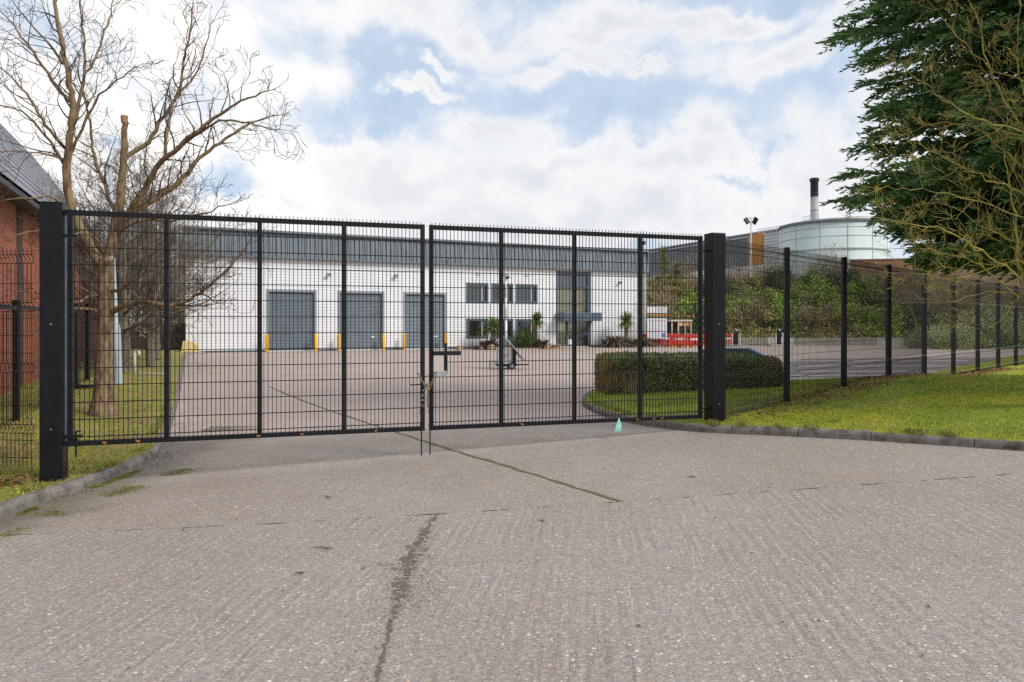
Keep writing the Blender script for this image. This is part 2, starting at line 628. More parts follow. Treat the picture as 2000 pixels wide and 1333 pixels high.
def inside(poly, x, y):
    c = False
    j = len(poly) - 1
    for i in range(len(poly)):
        xi, yi = poly[i]; xj, yj = poly[j]
        if (yi > y) != (yj > y) and x < (xj - xi) * (y - yi) / (yj - yi) + xi: c = not c
        j = i
    return c


def sheet(name, poly, zf, spacing, m, parent=None, fine=None):
    """a ground sheet: constrained triangulation of a polygon, lifted to zf(x, y)"""
    bnd = []
    for i in range(len(poly)):
        a = Vector(poly[i]); b = Vector(poly[(i + 1) % len(poly)])
        n = max(1, int((b - a).length / max(spacing, .6)))
        for k in range(n): bnd.append(a.lerp(b, k / n))
    pl = [(p.x, p.y) for p in bnd]
    xs = [p[0] for p in pl]; ys = [p[1] for p in pl]
    pts = list(bnd)
    y = min(ys)
    while y < max(ys):
        st = spacing if (fine is None or fine[0] < y < fine[1]) else spacing * 5
        x = min(xs)
        while x < max(xs):
            s2 = st if (fine is None or abs(x) < fine[2]) else st * 3
            q = (x + random.uniform(-.2, .2) * s2, y + random.uniform(-.2, .2) * st)
            if inside(pl, *q): pts.append(Vector(q))
            x += s2
        y += st
    V, E, F, *_ = delaunay_2d_cdt(pts, [], [list(range(len(bnd)))], 1, 1e-5)
    b = MB()
    b.v = [(v.x, v.y, zf(v.x, v.y)) for v in V]
    for f in F: b.face(*f)
    o = b.build(name, m, parent, True)
    me = o.data
    if me.polygons and sum(p.normal.z for p in me.polygons) < 0: me.flip_normals()
    return o


m_road = concrete('road_concrete', (.306, .280, .265), (.21, .185, .168), 84, (6, 3.3, 2.2), stain_amt=.25)
m_drive = concrete('driveway_concrete', (.306, .272, .248), (.205, .172, .145), 88, None, stain_amt=.42, edge=(-5.05, -3.9))
m_yard = concrete('yard_concrete', (.405, .335, .31), (.29, .24, .215), 60, None, stain_amt=.4, peb_amt=.6)
m_grassl = grass_mat('grass_left', (.17, .21, .035), (.29, .30, .065), (.46, .33, .17), .85)
m_grassr = grass_mat('grass_right', (.155, .235, .025), (.27, .33, .035), (.31, .24, .09), .3, (.40, .38, .025))
m_earth = grass_mat('rough_ground', (.05, .07, .02), (.09, .10, .03), (.16, .12, .07), .5)
m_kerb = mat('kerb_stone', (.205, .188, .17), .88, 0, .3, 7, .8, 50, .2, dirt=(.055, .05, .038), dscale=4.5, damt=.85)

b = MB()
b.poly([(-900, -300, -.6), (900, -300, -.6), (900, 1500, -.6), (-900, 1500, -.6)])
tag(b.build('ground', m_earth), kind='structure')

JOINT = [(-14, 5.75), (-4.58, 6.40), (-1.97, 6.46), (1.03, 6.72), (5.2, 7.22), (7.6, 7.5), (16, 8.3)]
road_poly = [(-14, -14), (16, -14)] + JOINT[::-1]
tag(sheet('road', road_poly, zr, .5, m_road), kind='structure')
tag(sheet('driveway', JOINT + [(16, 12.2), (-14, 12.2)], zr, .5, m_drive), kind='structure')
tag(sheet('yard', [(-14, 12.2), (16, 12.2), (60, 12.2), (75, 60), (75, 75), (-45, 75), (-45, 12.2)], zr, 1.2, m_yard, fine=(12, 30, 16)), kind='structure')

PL = [(p.x - .06, p.y) for p in KL] + [(-19.9, 44), (-20.6, 75), (-60, 75), (-60, -12)]
tag(sheet('grass_verge', PL, zvl, .30, m_grassl, fine=(5, 18, 14)), kind='structure')
PR = [(p.x + .05, p.y + .03) for p in KR] + [(70, 52), (70, -3)]
tag(sheet('lawn', PR, zvr, .30, m_grassr, fine=(6, 22, 16)), kind='structure')


def kerb(name, path, side, s0, s1):
    b = MB()
    L = 0
    seg = []
    acc = .0
    last = None
    stones = []
    cur_s = [path[0]]
    for i in range(1, len(path)):
        acc += (path[i] - path[i - 1]).length
        cur_s.append(path[i])
        if acc > .88:
            stones.append(cur_s)
            cur_s = [path[i]]
            acc = 0
    for st in stones:
        dz = random.uniform(-.006, .006)
        ofs = random.uniform(-.006, .006)
        n = len(st)
        rings = []
        for i, p in enumerate(st):
            d = (st[min(i + 1, n - 1)] - st[max(i - 1, 0)]).normalized()
            nrm = Vector((-d.y, d.x, 0)) * side
            q = p.copy()
            if i == 0: q += d * .005
            if i == n - 1: q -= d * .005
            z = zr(p.x, p.y)
            prof = [(0 + ofs, -.08), (.004 + ofs, .065 + dz), (.018 + ofs, .098 + dz), (.04, .112 + dz), (.13, .113 + dz), (.14, -.08)]
            rings.append([q + nrm * a + Vector((0, 0, z + h)) for a, h in prof])
        base = len(b.v)
        k = len(rings[0])
        for r_ in rings: b.v += [tuple(x) for x in r_]
        for i in range(len(rings) - 1):
            for j in range(k - 1):
                f = (base + i * k + j, base + (i + 1) * k + j, base + (i + 1) * k + j + 1, base + i * k + j + 1)
                b.face(*(f if side > 0 else f[::-1]))
        b.face(*[base + j for j in range(k)][::(1 if side > 0 else -1)])
        b.face(*[base + (len(rings) - 1) * k + j for j in range(k)][::(-1 if side > 0 else 1)])
    return tag(b.build(name, m_kerb), kind='structure')


kerb('kerb', KL, 1, 0, 0)
kerb('kerb', KR, -1, 0, 0)


def ribbon(name, pts, w, m, lift=.004, jit=0, step=.12):
    """a ragged strip lying on the concrete: joint filler, crack or painted line"""
    P = catmull(pts, step) if len(pts) > 2 else [Vector((*pts[0], 0)).lerp(Vector((*pts[1], 0)), k / 24) for k in range(25)]
    b = MB()
    n = len(P)
    for i, p in enumerate(P):
        d = (P[min(i + 1, n - 1)] - P[max(i - 1, 0)]).normalized()
        nr = Vector((-d.y, d.x, 0))
        ww = w(i / (n - 1)) if callable(w) else w
        a = ww * (.5 + jit * random.uniform(-.5, .6))
        c = ww * (.5 + jit * random.uniform(-.5, .6))
        q = p + nr * random.uniform(-1, 1) * ww * jit * .4
        for e in (q + nr * a, q - nr * c): b.v.append((e.x, e.y, zr(e.x, e.y) + lift))
    for i in range(n - 1): b.face(2 * i, 2 * i + 1, 2 * i + 3, 2 * i + 2)
    o = b.build(name, m)
    if o.data.polygons[0].normal.z < 0: o.data.flip_normals()
    return tag(o, kind='structure')


def ragged(name, base, thr, scale=18):
    """a dirt-filled joint whose filling comes and goes"""
    m = bpy.data.materials.new(name)
    m.use_nodes = True
    t = NT(m.node_tree)
    t.n.clear()
    out = t.new('ShaderNodeOutputMaterial')
    p = t.new('ShaderNodeBsdfPrincipled')
    co = t.new('ShaderNodeTexCoord').outputs['Object']
    t.put(p.inputs['Base Color'], t.mix(t.noise(co, 60, 4, .7), tuple(x * .55 for x in base), tuple(x * 1.5 for x in base)))
    p.inputs['Roughness'].default_value = .95
    tr = t.new('ShaderNodeBsdfTransparent')
    mx = t.new('ShaderNodeMixShader')
    t.put(mx.inputs[0], t.ramp(t.noise(co, scale, 5, .7), thr, thr + .12))
    t.l.new(tr.outputs[0], mx.inputs[1])
    t.l.new(p.outputs[0], mx.inputs[2])
    t.l.new(mx.outputs[0], out.inputs[0])
    return m


m_joint = ragged('joint_dirt', (.12, .10, .075), .47, 5)
m_moss = ragged('joint_moss', (.125, .11, .055), .30)
m_crack = ragged('crack_dirt', (.135, .112, .092), .43, 26)
m_spread = ragged('spread_grit', (.17, .145, .12), .50, 22)
ribbon('road_joint', JOINT[1:6], .020, m_joint, .004, .8)
# diagonal joint from the gate to the road joint, moss filled
ribbon('driveway_joint', [(-2.85, 13.5), (-1.02, 10.25), (.05, 8.43), (1.02, 6.74)], .05, m_moss, .005, .6)
ribbon('driveway_joint', [(-7.2, 21.2), (-2.85, 13.5)], .05, m_moss, .005, .5)
# ragged crack down the near slab
ribbon('road_crack', [(-.68, 6.55), (-.72, 6.1), (-.76, 5.5), (-.74, 5.05), (-.72, 4.6), (-.70, 4.1), (-.655, 3.45), (-.61, 2.9)], lambda u: .022 + .075 * math.exp(-((u - .36) / .2) ** 2) * (.6 + .4 * math.sin(u * 40)), m_crack, .005, .7, .03)
ribbon('road_crack', [(-.69, 6.5), (-.75, 5.6), (-.74, 4.9), (-.72, 4.4)], lambda u: .16 * math.sin(math.pi * u) * (.7 + .3 * math.sin(u * 23)) + .05, m_spread, .0035, .7, .08)
ribbon('road_crack', [(-1.1, 5.15), (-.95, 5.2), (-.78, 5.2)], .06, m_spread, .0045, .8, .05)

# painted lines in the yard
m_line = mat('line_paint', (.78, .77, .75), .7, 0, .2, 6)
m_yline = mat('yellow_line_paint', (.62, .42, .14), .7, 0, .25, 6)
m_bays = mat('dark_bay_surface', (.185, .155, .15), .85, 0, .2, 1.5, .3, 80, .3)
for (x0, x1, y) in [(6.9, 9.6, 19.35), (7.2, 11.6, 21.4), (7.6, 13.7, 23.8), (8.4, 15.9, 26.6), (9.4, 18.7, 30.0), (10.6, 21.8, 34.2)]:
    ribbon('parking_line', [(x0, y), (x1, y)], .24, m_line, .012)
ribbon('parking_line', [(3.2, 38.5), (13.5, 45)], .22, m_line, .010)
ribbon('parking_line', [(-17.2, 39.5), (-11.6, 41)], .22, m_line, .008)
for (x0, x1, y) in [(-1.2, 3.8, 38.6), (1.0, 5.3, 36.0), (2.2, 6.6, 33.5), (-2.5, 3.0, 41.6), (2.0, 7.5, 43.5)]:
    ribbon('parking_line', [(x0, y), (x1, y + .4)], .2, m_line, .008)
sheet_pts = [(6.2, 19.0), (9.0, 19.1), (12.1, 22), (14.2, 24.4), (16.7, 27.5), (19.6, 30.6), (27, 38), (15, 36.5), (10.2, 31), (8.0, 26), (6.4, 22)]
tag(sheet('dark_bays', sheet_pts, lambda x, y: zr(x, y) + .005, 1.2, m_bays), kind='structure')  # bays laid darker than the yard around them
for k in range(6):
    ribbon('hatched_bay_marking', [(1.0 + k * 1.5, 44.6 + k * .75), (2.6 + k * 1.5, 48.6 + k * .72)], .11, m_yline, .010)
ribbon('hatched_bay_marking', [(.6, 44.4), (9.6, 48.8)], .12, m_yline, .010)
ribbon('hatched_bay_marking', [(1.6, 48.8), (10.6, 53.0)], .12, m_yline, .010)

# embankment behind the yard, rising to a plateau
BF = [(11.7, 59.6), (24, 59.3), (36, 58.4), (48, 55), (72, 46)]


def bank_front(x):
    if x < BF[0][0]: return BF[0][1] + (BF[0][0] - x) * 2.15
    for (x0, y0), (x1, y1) in zip(BF, BF[1:]):
        if x <= x1: return y0 + (y1 - y0) * (x - x0) / (x1 - x0)
    return BF[-1][1]


def zb(x, y):
    d = max(0, y - bank_front(x))
    z = .55 + 6.05 * smooth(0, 1, d / 19 * .8 + .0) / smooth(0, 1, .8) if d < 19 else 6.6
    return z + mnoise.noise(Vector((x * .25, y * .25, 1))) * .35 * min(1, d)


m_bank = grass_mat('bank_soil', (.075, .07, .03), (.12, .105, .05), (.24, .18, .10), .6)
tag(sheet('embankment', BF + [(110, 46), (110, 170), (-36, 170)], zb, 2.5, m_bank), kind='structure')


def on_bank(px, py):
    """where a bearing meets the embankment"""
    best = None
    for i in range(1, 400):
        Y = 56 + i * .1
        p = at(px, py, Y)
        if p.y > bank_front(p.x) and zb(p.x, p.y) >= p.z: return Vector((p.x, p.y, zb(p.x, p.y)))
    return at(px, py, 80)

# ================================================================ GATE AND FENCES
G0 = Vector((-5.10, 8.30)); GD = Vector((.9546, .2978)); GA = math.atan2(GD.y, GD.x)


def gt(px):
    r = (px - 1000) / FPX
    return (G0.x - r * G0.y) / (r * GD.y - GD.x)


ZT, ZB = 3.08, .335


def gate_leaf(label, px0, px1, uprights, hinge_left):
    t0, t1 = gt(px0), gt(px1)
    p = G0 + GD * t0
    root = thing('gate_leaf', label, 'gate', (p.x, p.y, 0), GA, 'leaves of the double gate')
    Lw = t1 - t0
    s = .056
    b = MB()
    b.box(0, s, 0, s, ZB, ZT); b.box(Lw - s, Lw, 0, s, ZB, ZT)
    b.box(s, Lw - s, .001, s - .001, ZT - .062, ZT - .003); b.box(s, Lw - s, .001, s - .001, ZB + .002, ZB + .06)
    b.build('frame', blackm, root, bevel=.004)
    for px in uprights:
        c = gt(px) - t0
        u = MB()
        u.box(c - .028, c + .028, .003, s - .003, ZB + .06, ZT - .062)
        u.build('upright', blackm, root, bevel=.004)
    w = MB()
    hole = None
    if not hinge_left: hole = (gt(847) - t0, gt(872) - t0, 1.07, 1.37)
    x = .03
    r = .0039
    while x < Lw - .02:
        jx = x + random.uniform(-.0015, .0015)
        if hole and hole[0] < jx < hole[1]:
            w.box(jx - r, jx + r, -.012, -.012 + 2 * r, hole[3], ZT + .028)
            w.box(jx - r, jx + r, -.012, -.012 + 2 * r, ZB + .01, hole[2])
        else:
            w.box(jx - r, jx + r, -.012, -.012 + 2 * r, ZB + .01, ZT + .028)
        x += .0505
    z = ZB + .11
    while z < ZT - .05:
        segs = [(.01, Lw - .01)]
        if hole and hole[2] < z < hole[3]: segs = [(.01, hole[0]), (hole[1], Lw - .01)]
        for (a, c) in segs:
            w.box(a, c, -.0195, -.0125, z - .0050, z + .0050)
            w.box(a, c, -.0050, -.0005, z - .0050, z + .0050)
        z += .2
    w.build('mesh_panel', wirem, root)
    return root, Lw, t0


lf, LwL, tL = gate_leaf('left leaf of the black mesh double gate, hinged on the post by the bare tree', 131, 830, (325, 507, 672), True)
rf, LwR, tR = gate_leaf('right leaf of the black mesh double gate, with the slide bolt and square hand hole', 839, 1373, (980, 1123, 1252), False)
# drop bolts
for root, px, t0 in ((lf, 825, tL), (rf, 842, tR), (lf, 145, tL)):
    c = gt(px) - t0
    q = G0 + GD * (c + t0)
    z0 = zr(q.x, q.y) - .01 if px > 200 else .2
    b = MB()
    b.tube([(c, .075, z0), (c, .075, .95 if px > 200 else .5)], .009, 8)
    b.tube([(c, .075, .95 if px > 200 else .5), (c + .05, .075, .95 if px > 200 else .5)], .009, 8)
    b.box(c - .02, c + .02, .06, .09, .55, .60) if px > 200 else None
    b.box(c - .02, c + .02, .06, .09, .38, .42)
    b.build('drop_bolt', blackm, root)
# slide bolt with its hand hole frame
b = MB()
x0, x1 = gt(846) - tR, gt(899) - tR
b.box(x0, x1, -.035, .0, 1.335, 1.392)
b.box(gt(866.5) - tR, gt(873) - tR, -.03, -.005, 1.13, 1.334)
b.box(gt(868) - tR, gt(873) - tR, -.02, .01, 1.393, 1.50)
b.build('slide_bolt', blackm, rf, bevel=.003)
b = MB()
b.tube([(gt(873.5) - tR, -.04, 1.10), (gt(873.5) - tR, -.04, 1.33)], .006, 6)
b.build('bolt_pin', silver, rf)
b = MB()
b.box(gt(848) - tR, gt(873) - tR, -.024, -.020, 1.055, 1.115)
b.build('strike_plate', galv, rf)
b = MB()
b.tube([(-.14, .02, ZT - .30), (.10, .02, ZT - .30)], .016, 8)
b.build('hinge', blackm, lf)
b = MB()
b.tube([(-.14, .02, ZB + .12), (.16, -.02, ZB + .12)], .016, 8)
b.build('hinge', blackm, lf)
for z in (ZT - .22, ZB + .15):
    b = MB()
    b.tube([(LwR - .03, .02, z), (LwR + .14, .02, z)], .016, 8)
    b.build('hinge', blackm, rf)
# chipped pale primer on the lock stile
for k in range(9):
    b = MB()
    z = random.uniform(.62, .9)
    w_ = random.uniform(.003, .008)
    xx = LwL - random.uniform(.01, .05)
    b.box(xx - w_, xx + w_, -.0012, -.0004, z, z + random.uniform(.006, .02))
    b.build('paint_chip', silver, lf)
# link bars to the hinge post
bb = MB()
bb.box(-.075, 0, .008, .048, ZT - .06, ZT - .005)
bb.build('hinge_bracket', blackm, lf)
bb = MB()
bb.box(-.075, 0, .008, .048, ZB + .003, ZB + .06)
bb.build('hinge_bracket', blackm, lf)
bb = MB()
bb.box(-.055, -.006, .03, .07, ZB + .05, ZT - .06)
bb.build('sky_reflection_strip', mat('sky_reflection_grey', (.40, .45, .50), .3, .5, .15, 3), lf)  # added pale strip: sky reflection on the post's inner face, put into colour


def gate_post(label, t0, z0, ztop):
    p = G0 + GD * t0
    root = thing('gate_post', label, 'gate post', (p.x, p.y, 0), GA, 'gate posts')
    w = .232
    b = MB()
    b.box(0, w, -.07, -.07 + w, z0, ztop - .006)
    b.build('post', postm, root, bevel=.007)
    c = MB()
    c.box(-.002, w + .002, -.072, -.068 + w, ztop - .0055, ztop)
    c.build('cap', postm, root, bevel=.002)
    for z in (.55, .95, 1.35, 1.75, 2.15, 2.75):
        d = MB()
        d.tube([(w * .5, -.0705, z), (w * .5, -.078, z)], [.011, .007], 8)
        d.build('bolt_head', galv if z in (.55, 1.75) else blackm, root)
    return root


def post_t(px):
    """position along the gate line where a post's front corner has this bearing"""
    lo, hi = -2.0, 12.0
    for _ in range(60):
        m = (lo + hi) / 2
        q = G0 + GD * m + Vector((GD.y, -GD.x)) * .07
        if 1000 + FPX * q.x / q.y < px: lo = m
        else: hi = m
    return lo


gate_post('tall black steel gate post beside the left leaf and the kerb', post_t(76.5), -.25, 3.15)
gate_post('tall black steel gate post between the right leaf and the lawn fence', post_t(1391.5), .05, 3.13)

# chain wound round the two lock stiles
def chain():
    pts = []
    cA = G0 + GD * (gt(826)); cB = G0 + GD * gt(843)
    nrm = Vector((GD.y, -GD.x))
    ctr = (cA + cB) / 2
    m_chain = mat('old_chain', (.20, .165, .13), .55, .5, .35, 40)
    p = ctr + nrm * .03
    root = thing('chain', 'rusty chain looped round the two centre stiles of the gate, with a hanging end', 'chain', (p.x, p.y, 0), GA)
    b = MB()

    def run(P, n):
        P = catmull([Vector(q) for q in P], .01)
        acc = 0
        k = 0
        for i in range(1, len(P)):
            acc += (P[i] - P[i - 1]).length
            if acc > .026:
                acc = 0
                d = (P[i] - P[i - 1]).normalized()
                s = d.orthogonal().normalized() if k % 2 else d.cross(d.orthogonal()).normalized()
                k += 1
                ring = [P[i] + d * (.02 * math.cos(a)) + s * (.010 * math.sin(a)) for a in [2 * math.pi * j / 8 for j in range(9)]]
                b.tube(ring, .0038, 5, False)
    run([(-.115, -.01, 1.10), (-.075, -.03, 1.0), (-.02, -.04, .93), (.05, -.04, 1.0), (.115, -.01, 1.12)], 0)
    run([(-.11, -.01, 1.06), (-.06, -.045, .96), (0, -.055, .90), (.06, -.05, .98), (.115, -.02, 1.06)], 0)
    run([(-.10, .09, 1.08), (0, .11, 1.05), (.11, .09, 1.10)], 0)
    run([(-.12, 0, 1.1), (-.13, .05, 1.1), (-.10, .09, 1.08)], 0)
    run([(.115, -.01, 1.12), (.13, .05, 1.1), (.11, .09, 1.10)], 0)
    b.build('loop', m_chain, root)
    b2 = b
    b = MB()
    run([(-.02, -.05, .92), (-.005, -.05, .85), (-.012, -.05, .74), (-.005, -.05, .66)], 0)
    b.build('tail', rust, root)
    c = MB()
    c.box(-.03, .012, -.075, -.05, .885, .93)
    c.tube([(-.025, -.062, .93), (-.025, -.062, .955), (-.009, -.062, .967), (.007, -.062, .955), (.007, -.062, .93)], .005, 6)
    c.build('padlock', mat('brass', (.35, .24, .10), .4, .7, .2, 20), root)
    d = MB()
    d.tube([(-.24, -.03, .955), (.07, -.03, .962)], .008, 8)
    d.build('bar', blackm, root)


chain()


# ---------------------------------------------------------------- right-hand fence of folded mesh
def fold_panel(L, folds, z0, z1, pitch=.05, rw=.0042):
    b = MB()
    n = int(L / pitch)
    prof = [(0, z0)]
    for f in sorted(folds): prof += [(0, f - .05), (-.045, f), (0, f + .05)]
    prof += [(0, z1)]
    for i in range(1, n):
        x = i * L / n
        b.tube([(x, y, z) for y, z in prof], rw, 4)
    for f in folds:
        for dz in (-.05, .05): b.box(.01, L - .01, -.006, .006, f + dz - .0035, f + dz + .0035)
    z = z0 + .1
    while z < z1 - .12:
        if min(abs(z - f) for f in folds) > .12: b.box(.01, L - .01, .0033, .0090, z - .0033, z + .0033)
        z += .2
    return b


def fence(label, pts, ztop, zfun, folds, cat='fence', post_w=.088, dbl=False):
    p0 = pts[0]
    root = thing('mesh_fence', label, cat, (p0[0], p0[1], 0))
    for (x, y) in pts[1:]:
        b = MB()
        b.box(x - p0[0] - post_w / 2, x - p0[0] + post_w / 2, y - p0[1] - post_w / 2, y - p0[1] + post_w / 2, zfun(x, y) - .3, ztop + .03)
        o = b.build('post', postm, root, bevel=.004)
    cache = {}
    for k, ((x0, y0), (x1, y1)) in enumerate(zip(pts, pts[1:])):
        L = (round(math.hypot(x1 - x0, y1 - y0), 3), k > 3)
        if L not in cache:
            o = fold_panel(L[0], folds, .12, ztop, .05, .0030 if k > 3 else .0052).build('mesh_panel', wirem, root)
            cache[L] = o
        else:
            o = cache[L].copy()
            link(o, root)
        o.location = (x0 - p0[0], y0 - p0[1] - .036, 0)
        o.rotation_euler = (0, 0, math.atan2(y1 - y0, x1 - x0))
    return root


pr = G0 + GD * (gt(1373) + .2)
FP = [(pr.x + .06, pr.y + .05)] + [(4.82 + 1.84 * k, 12.58 + 1.8 * k) for k in range(13)]
fence('black folded mesh fence running back from the right gate post along the lawn', FP, 3.07, zvr, (.42, .96, 2.35, 2.93))
pl = G0 + GD * (gt(131) - .31)
fence('black folded mesh fence joined to the left gate post at the frame edge', [(pl.x - .02, pl.y + .05), (pl.x - 2.5, pl.y + .35), (pl.x - 5.0, pl.y + .65)], 2.62, zvl, (.55, 1.25, 1.95, 2.5))


# darker boundary fence along the brick building
def rail_fence():
    P = [(-7.6, 9.5), (-9.2, 13.3), (-10.15, 15.6), (-11.8, 19.4), (-12.55, 21.2), (-14.0, 24.6), (-15.4, 27.9), (-16.8, 31.2)]
    root = thing('boundary_fence', 'dark mesh boundary fence between the left verge and the brick building', 'fence', (P[0][0], P[0][1], 0))
    for i, (x, y) in enumerate(P):
        b = MB()
        z = zvl(x, y)
        b.box(x - P[0][0] - .045, x - P[0][0] + .045, y - P[0][1] - .045, y - P[0][1] + .045, z - .3, z + 2.25)
        b.build('post', postm, root, bevel=.004)
    for (x0, y0), (x1, y1) in zip(P, P[1:]):
        L = math.hypot(x1 - x0, y1 - y0)
        b = MB()
        z = zvl(x0, y0)
        x = .05
        while x < L:
            b.box(x - .003, x + .003, -.004, .004, z - .05, z + 2.15)
            x += .16
        for k in range(7): b.box(0, L, -.009, -.0045, z + .1 + k * .31, z + .107 + k * .31)
        b.box(0, L, -.03, .03, z + 2.08, z + 2.16)
        o = b.build('mesh_panel', wirem, root)
        o.location = (x0 - P[0][0], y0 - P[0][1], 0)
        o.rotation_euler = (0, 0, math.atan2(y1 - y0, x1 - x0))


rail_fence()

# close-boarded dark fence across the far end of the left verge
m_board = stripes('dark_boards', (.055, .036, .03), (.015, .012, .01), .15, .012, 0, .8, .6, .25)
root = thing('board_fence', 'dark brown boarded fence across the far end of the left verge', 'fence', (-27.5, 44.6, 0))
b = MB()
b.box(0, 7.2, 0, .04, .1, 1.72)
b.build('boards', m_board, root)
for k in range(5):
    b = MB()
    b.box(k * 1.79 - .05, k * 1.79 + .05, .041, .14, .05, 1.8)
    b.build('post', m_board, root)
b = MB()
b.box(4.35, 4.8, -.03, -.001, 1.0, 1.34)
b.build('sign', mat('cream_sign', (.62, .55, .42), .6, 0, .08), root)

# ================================================================ WHITE WAREHOUSE
W0 = Vector((-19.84, 43.75)); WA = math.atan2(58.3 - 43.75, 10.75 + 19.84); WD = Vector((math.cos(WA), math.sin(WA)))


def fx(px):
    r = (px - 1000) / FPX
    return (r * W0.y - W0.x) / (WD.x - r * WD.y)


def fz(px, py):
    d = W0.y + fx(px) * WD.y
    return EYE - (py - HZ) * d / FPX


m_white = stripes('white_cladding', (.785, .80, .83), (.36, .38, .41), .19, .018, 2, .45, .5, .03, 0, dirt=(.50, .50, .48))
m_band = mat('roof_sheet', (.145, .178, .205), .5, .1, .10, 1.2, dirt=(.16, .19, .19), dscale=.5, damt=.6)
m_anth = mat('blue_grey_frame', (.075, .105, .135), .45, 0, .12, 4)
m_door = mat('roller_door_paint', (.115, .150, .185), .42, .1, .10, 1.0, dirt=(.08, .10, .12), dscale=.7, damt=.5)
m_glass = glass_mat('window_glass', (.55, .62, .62), .28)
m_inner = mat('dim_room', (.15, .145, .12), .9, 0, .3, 1.2)
m_cream = mat('cream_room', (.82, .78, .56), .9, 0, .08, .7)
m_floodg = mat('flood_lens', (.55, .56, .56), .2)

WL = fx(1257.5)
ZC = 5.98
wh = thing('warehouse', 'white clad warehouse with grey corrugated roof band, three roller doors and office windows', 'warehouse', (W0.x, W0.y, 0), WA)
doors = [(fx(519.5), fx(618.5), 4.0), (fx(659), fx(751), 4.0), (fx(787.5), fx(872.5), 4.0)]
wins = [(fx(912), fx(952.5), fz(932, 591), fz(932, 554.5)), (fx(961), fx(1001), fz(981, 591.5), fz(981, 555.5)), (fx(1009), fx(1048.5), fz(1028, 592), fz(1028, 557)),
        (fx(912), fx(952.5), fz(932, 660), fz(932, 624)), (fx(961), fx(1001), fz(981, 660), fz(981, 624.5)), (fx(1009), fx(1048.5), fz(1028, 660), fz(1028, 625))]
ex0, ex1 = fx(1086), fx(1154.5)
ops = [(a, b_, 0.06, h) for a, b_, h in doors] + wins + [(ex0, ex1, .06, ZC - .12)]
xs = sorted({0, WL} | {v for o in ops for v in o[:2]})
zs = sorted({.0, ZC} | {v for o in ops for v in o[2:]})
b = MB()
for x0, x1 in zip(xs, xs[1:]):
    for z0, z1 in zip(zs, zs[1:]):
        cx, cz = (x0 + x1) / 2, (z0 + z1) / 2
        if any(o[0] < cx < o[1] and o[2] < cz < o[3] for o in ops): continue
        b.poly([(x0, 0, z0), (x1, 0, z0), (x1, 0, z1), (x0, 0, z1)])
for (x0, x1, z0, z1) in ops:
    D = .22
    b.poly([(x0, 0, z0), (x0, 0, z1), (x0, D, z1), (x0, D, z0)])
    b.poly([(x1, 0, z1), (x1, 0, z0), (x1, D, z0), (x1, D, z1)])
    b.poly([(x0, 0, z1), (x1, 0, z1), (x1, D, z1), (x0, D, z1)])
    b.poly([(x0, D, z0), (x1, D, z0), (x1, 0, z0), (x0, 0, z0)])
b.poly([(0, 0, 0), (0, 0, ZC), (0, 24, ZC), (0, 24, 0)])
b.poly([(WL, 0, ZC), (WL, 0, 0), (WL, 24, 0), (WL, 24, ZC)])
b.poly([(0, 24, 0), (0, 24, ZC), (WL, 24, ZC), (WL, 24, 0)])
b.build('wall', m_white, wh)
b = MB()
for xx in (-.06, WL - .10):
    b = MB()
    b.box(xx, xx + .16, -.035, .12, .05, ZC - .02)
    b.build('corner_trim', mat('white_trim', (.78, .78, .77), .45, 0, .04), wh)
for x0, x1 in list(zip([0.11] + [d[1] for d in doors], [d[0] for d in doors] + [ex0])) + [(ex1, WL - .11)]:
    b = MB()
    b.box(x0, x1, -.03, -.002, .0, .12)
    b.build('base_flashing', m_anth, wh)
# corrugated roof band (real ribs), capping and gutter line
b = MB()
pitch = .36
x = -.22
prof = []
while x < WL + .25:
    prof += [(x, -.30), (x + .10, -.30), (x + .15, -.235), (x + .31, -.235)]
    x += pitch
base = len(b.v)
for (px_, y) in prof:
    b.v.append((px_, y, ZC + .06)); b.v.append((px_, y + .16, 7.62))
for i in range(len(prof) - 1): b.face(2 * i, 2 * i + 2, 2 * i + 3, 2 * i + 1)
b.build('roof_band', m_band, wh)
b = MB()
b.box(-.26, WL + .28, -.33, .30, 7.60, 7.74)
b.box(-.24, WL + .26, -.325, -.002, ZC - .02, ZC + .09)
b.box(-.26, -.20, -.29, 24, ZC + .0, 7.64); b.box(WL + .22, WL + .28, -.29, 24, ZC, 7.64)
b.build('band_trim', m_band, wh, bevel=.01)
b = MB()
b.poly([(-.2, .3, 7.58), (WL + .2, .3, 7.58), (WL + .2, 12, 7.66), (-.2, 12, 7.66)]); b.poly([(-.2, 12, 7.66), (WL + .2, 12, 7.66), (WL + .2, 24, 7.58), (-.2, 24, 7.58)])
b.box(0, WL, 23.9, 24.2, ZC - .1, 7.6)
b.build('roof', m_band, wh)

def roller(x0, x1, h, hand):
    f = MB()
    f.box(x0, x0 + .18, -.02, .16, .03, h); f.box(x1 - .18, x1, -.02, .16, .03, h)
    f.box(x0 + .18, x1 - .18, -.018, .158, h - .16, h - .001)
    fr = f.build('roller_door', mat('door_surround', (.25, .30, .34), .45, .1, .1, 3), wh, bevel=.008)
    d = MB()
    z = .02
    base = 0
    rows = []
    while z < h - .16:
        rows += [(.125, z), (.10, z + .045), (.125, z + .09)]
        z += .095
    for (y, zz) in rows: d.v += [(x0 + .18, y, zz), (x1 - .18, y, zz)]
    for i in range(len(rows) - 1): d.face(2 * i, 2 * i + 1, 2 * i + 3, 2 * i + 2)
    d.build('curtain', m_door, fr)
    e = MB()
    e.box(x0 + .18, x1 - .18, .08, .13, -.02, .10)
    e.build('bottom_rail', m_anth, fr)
    if hand:
        e = MB()
        e.box(x1 - .95, x1 - .65, .08, .099, .85, .93)
        e.build('handle_plate', mat('white_plate', (.75, .75, .75), .5), fr)


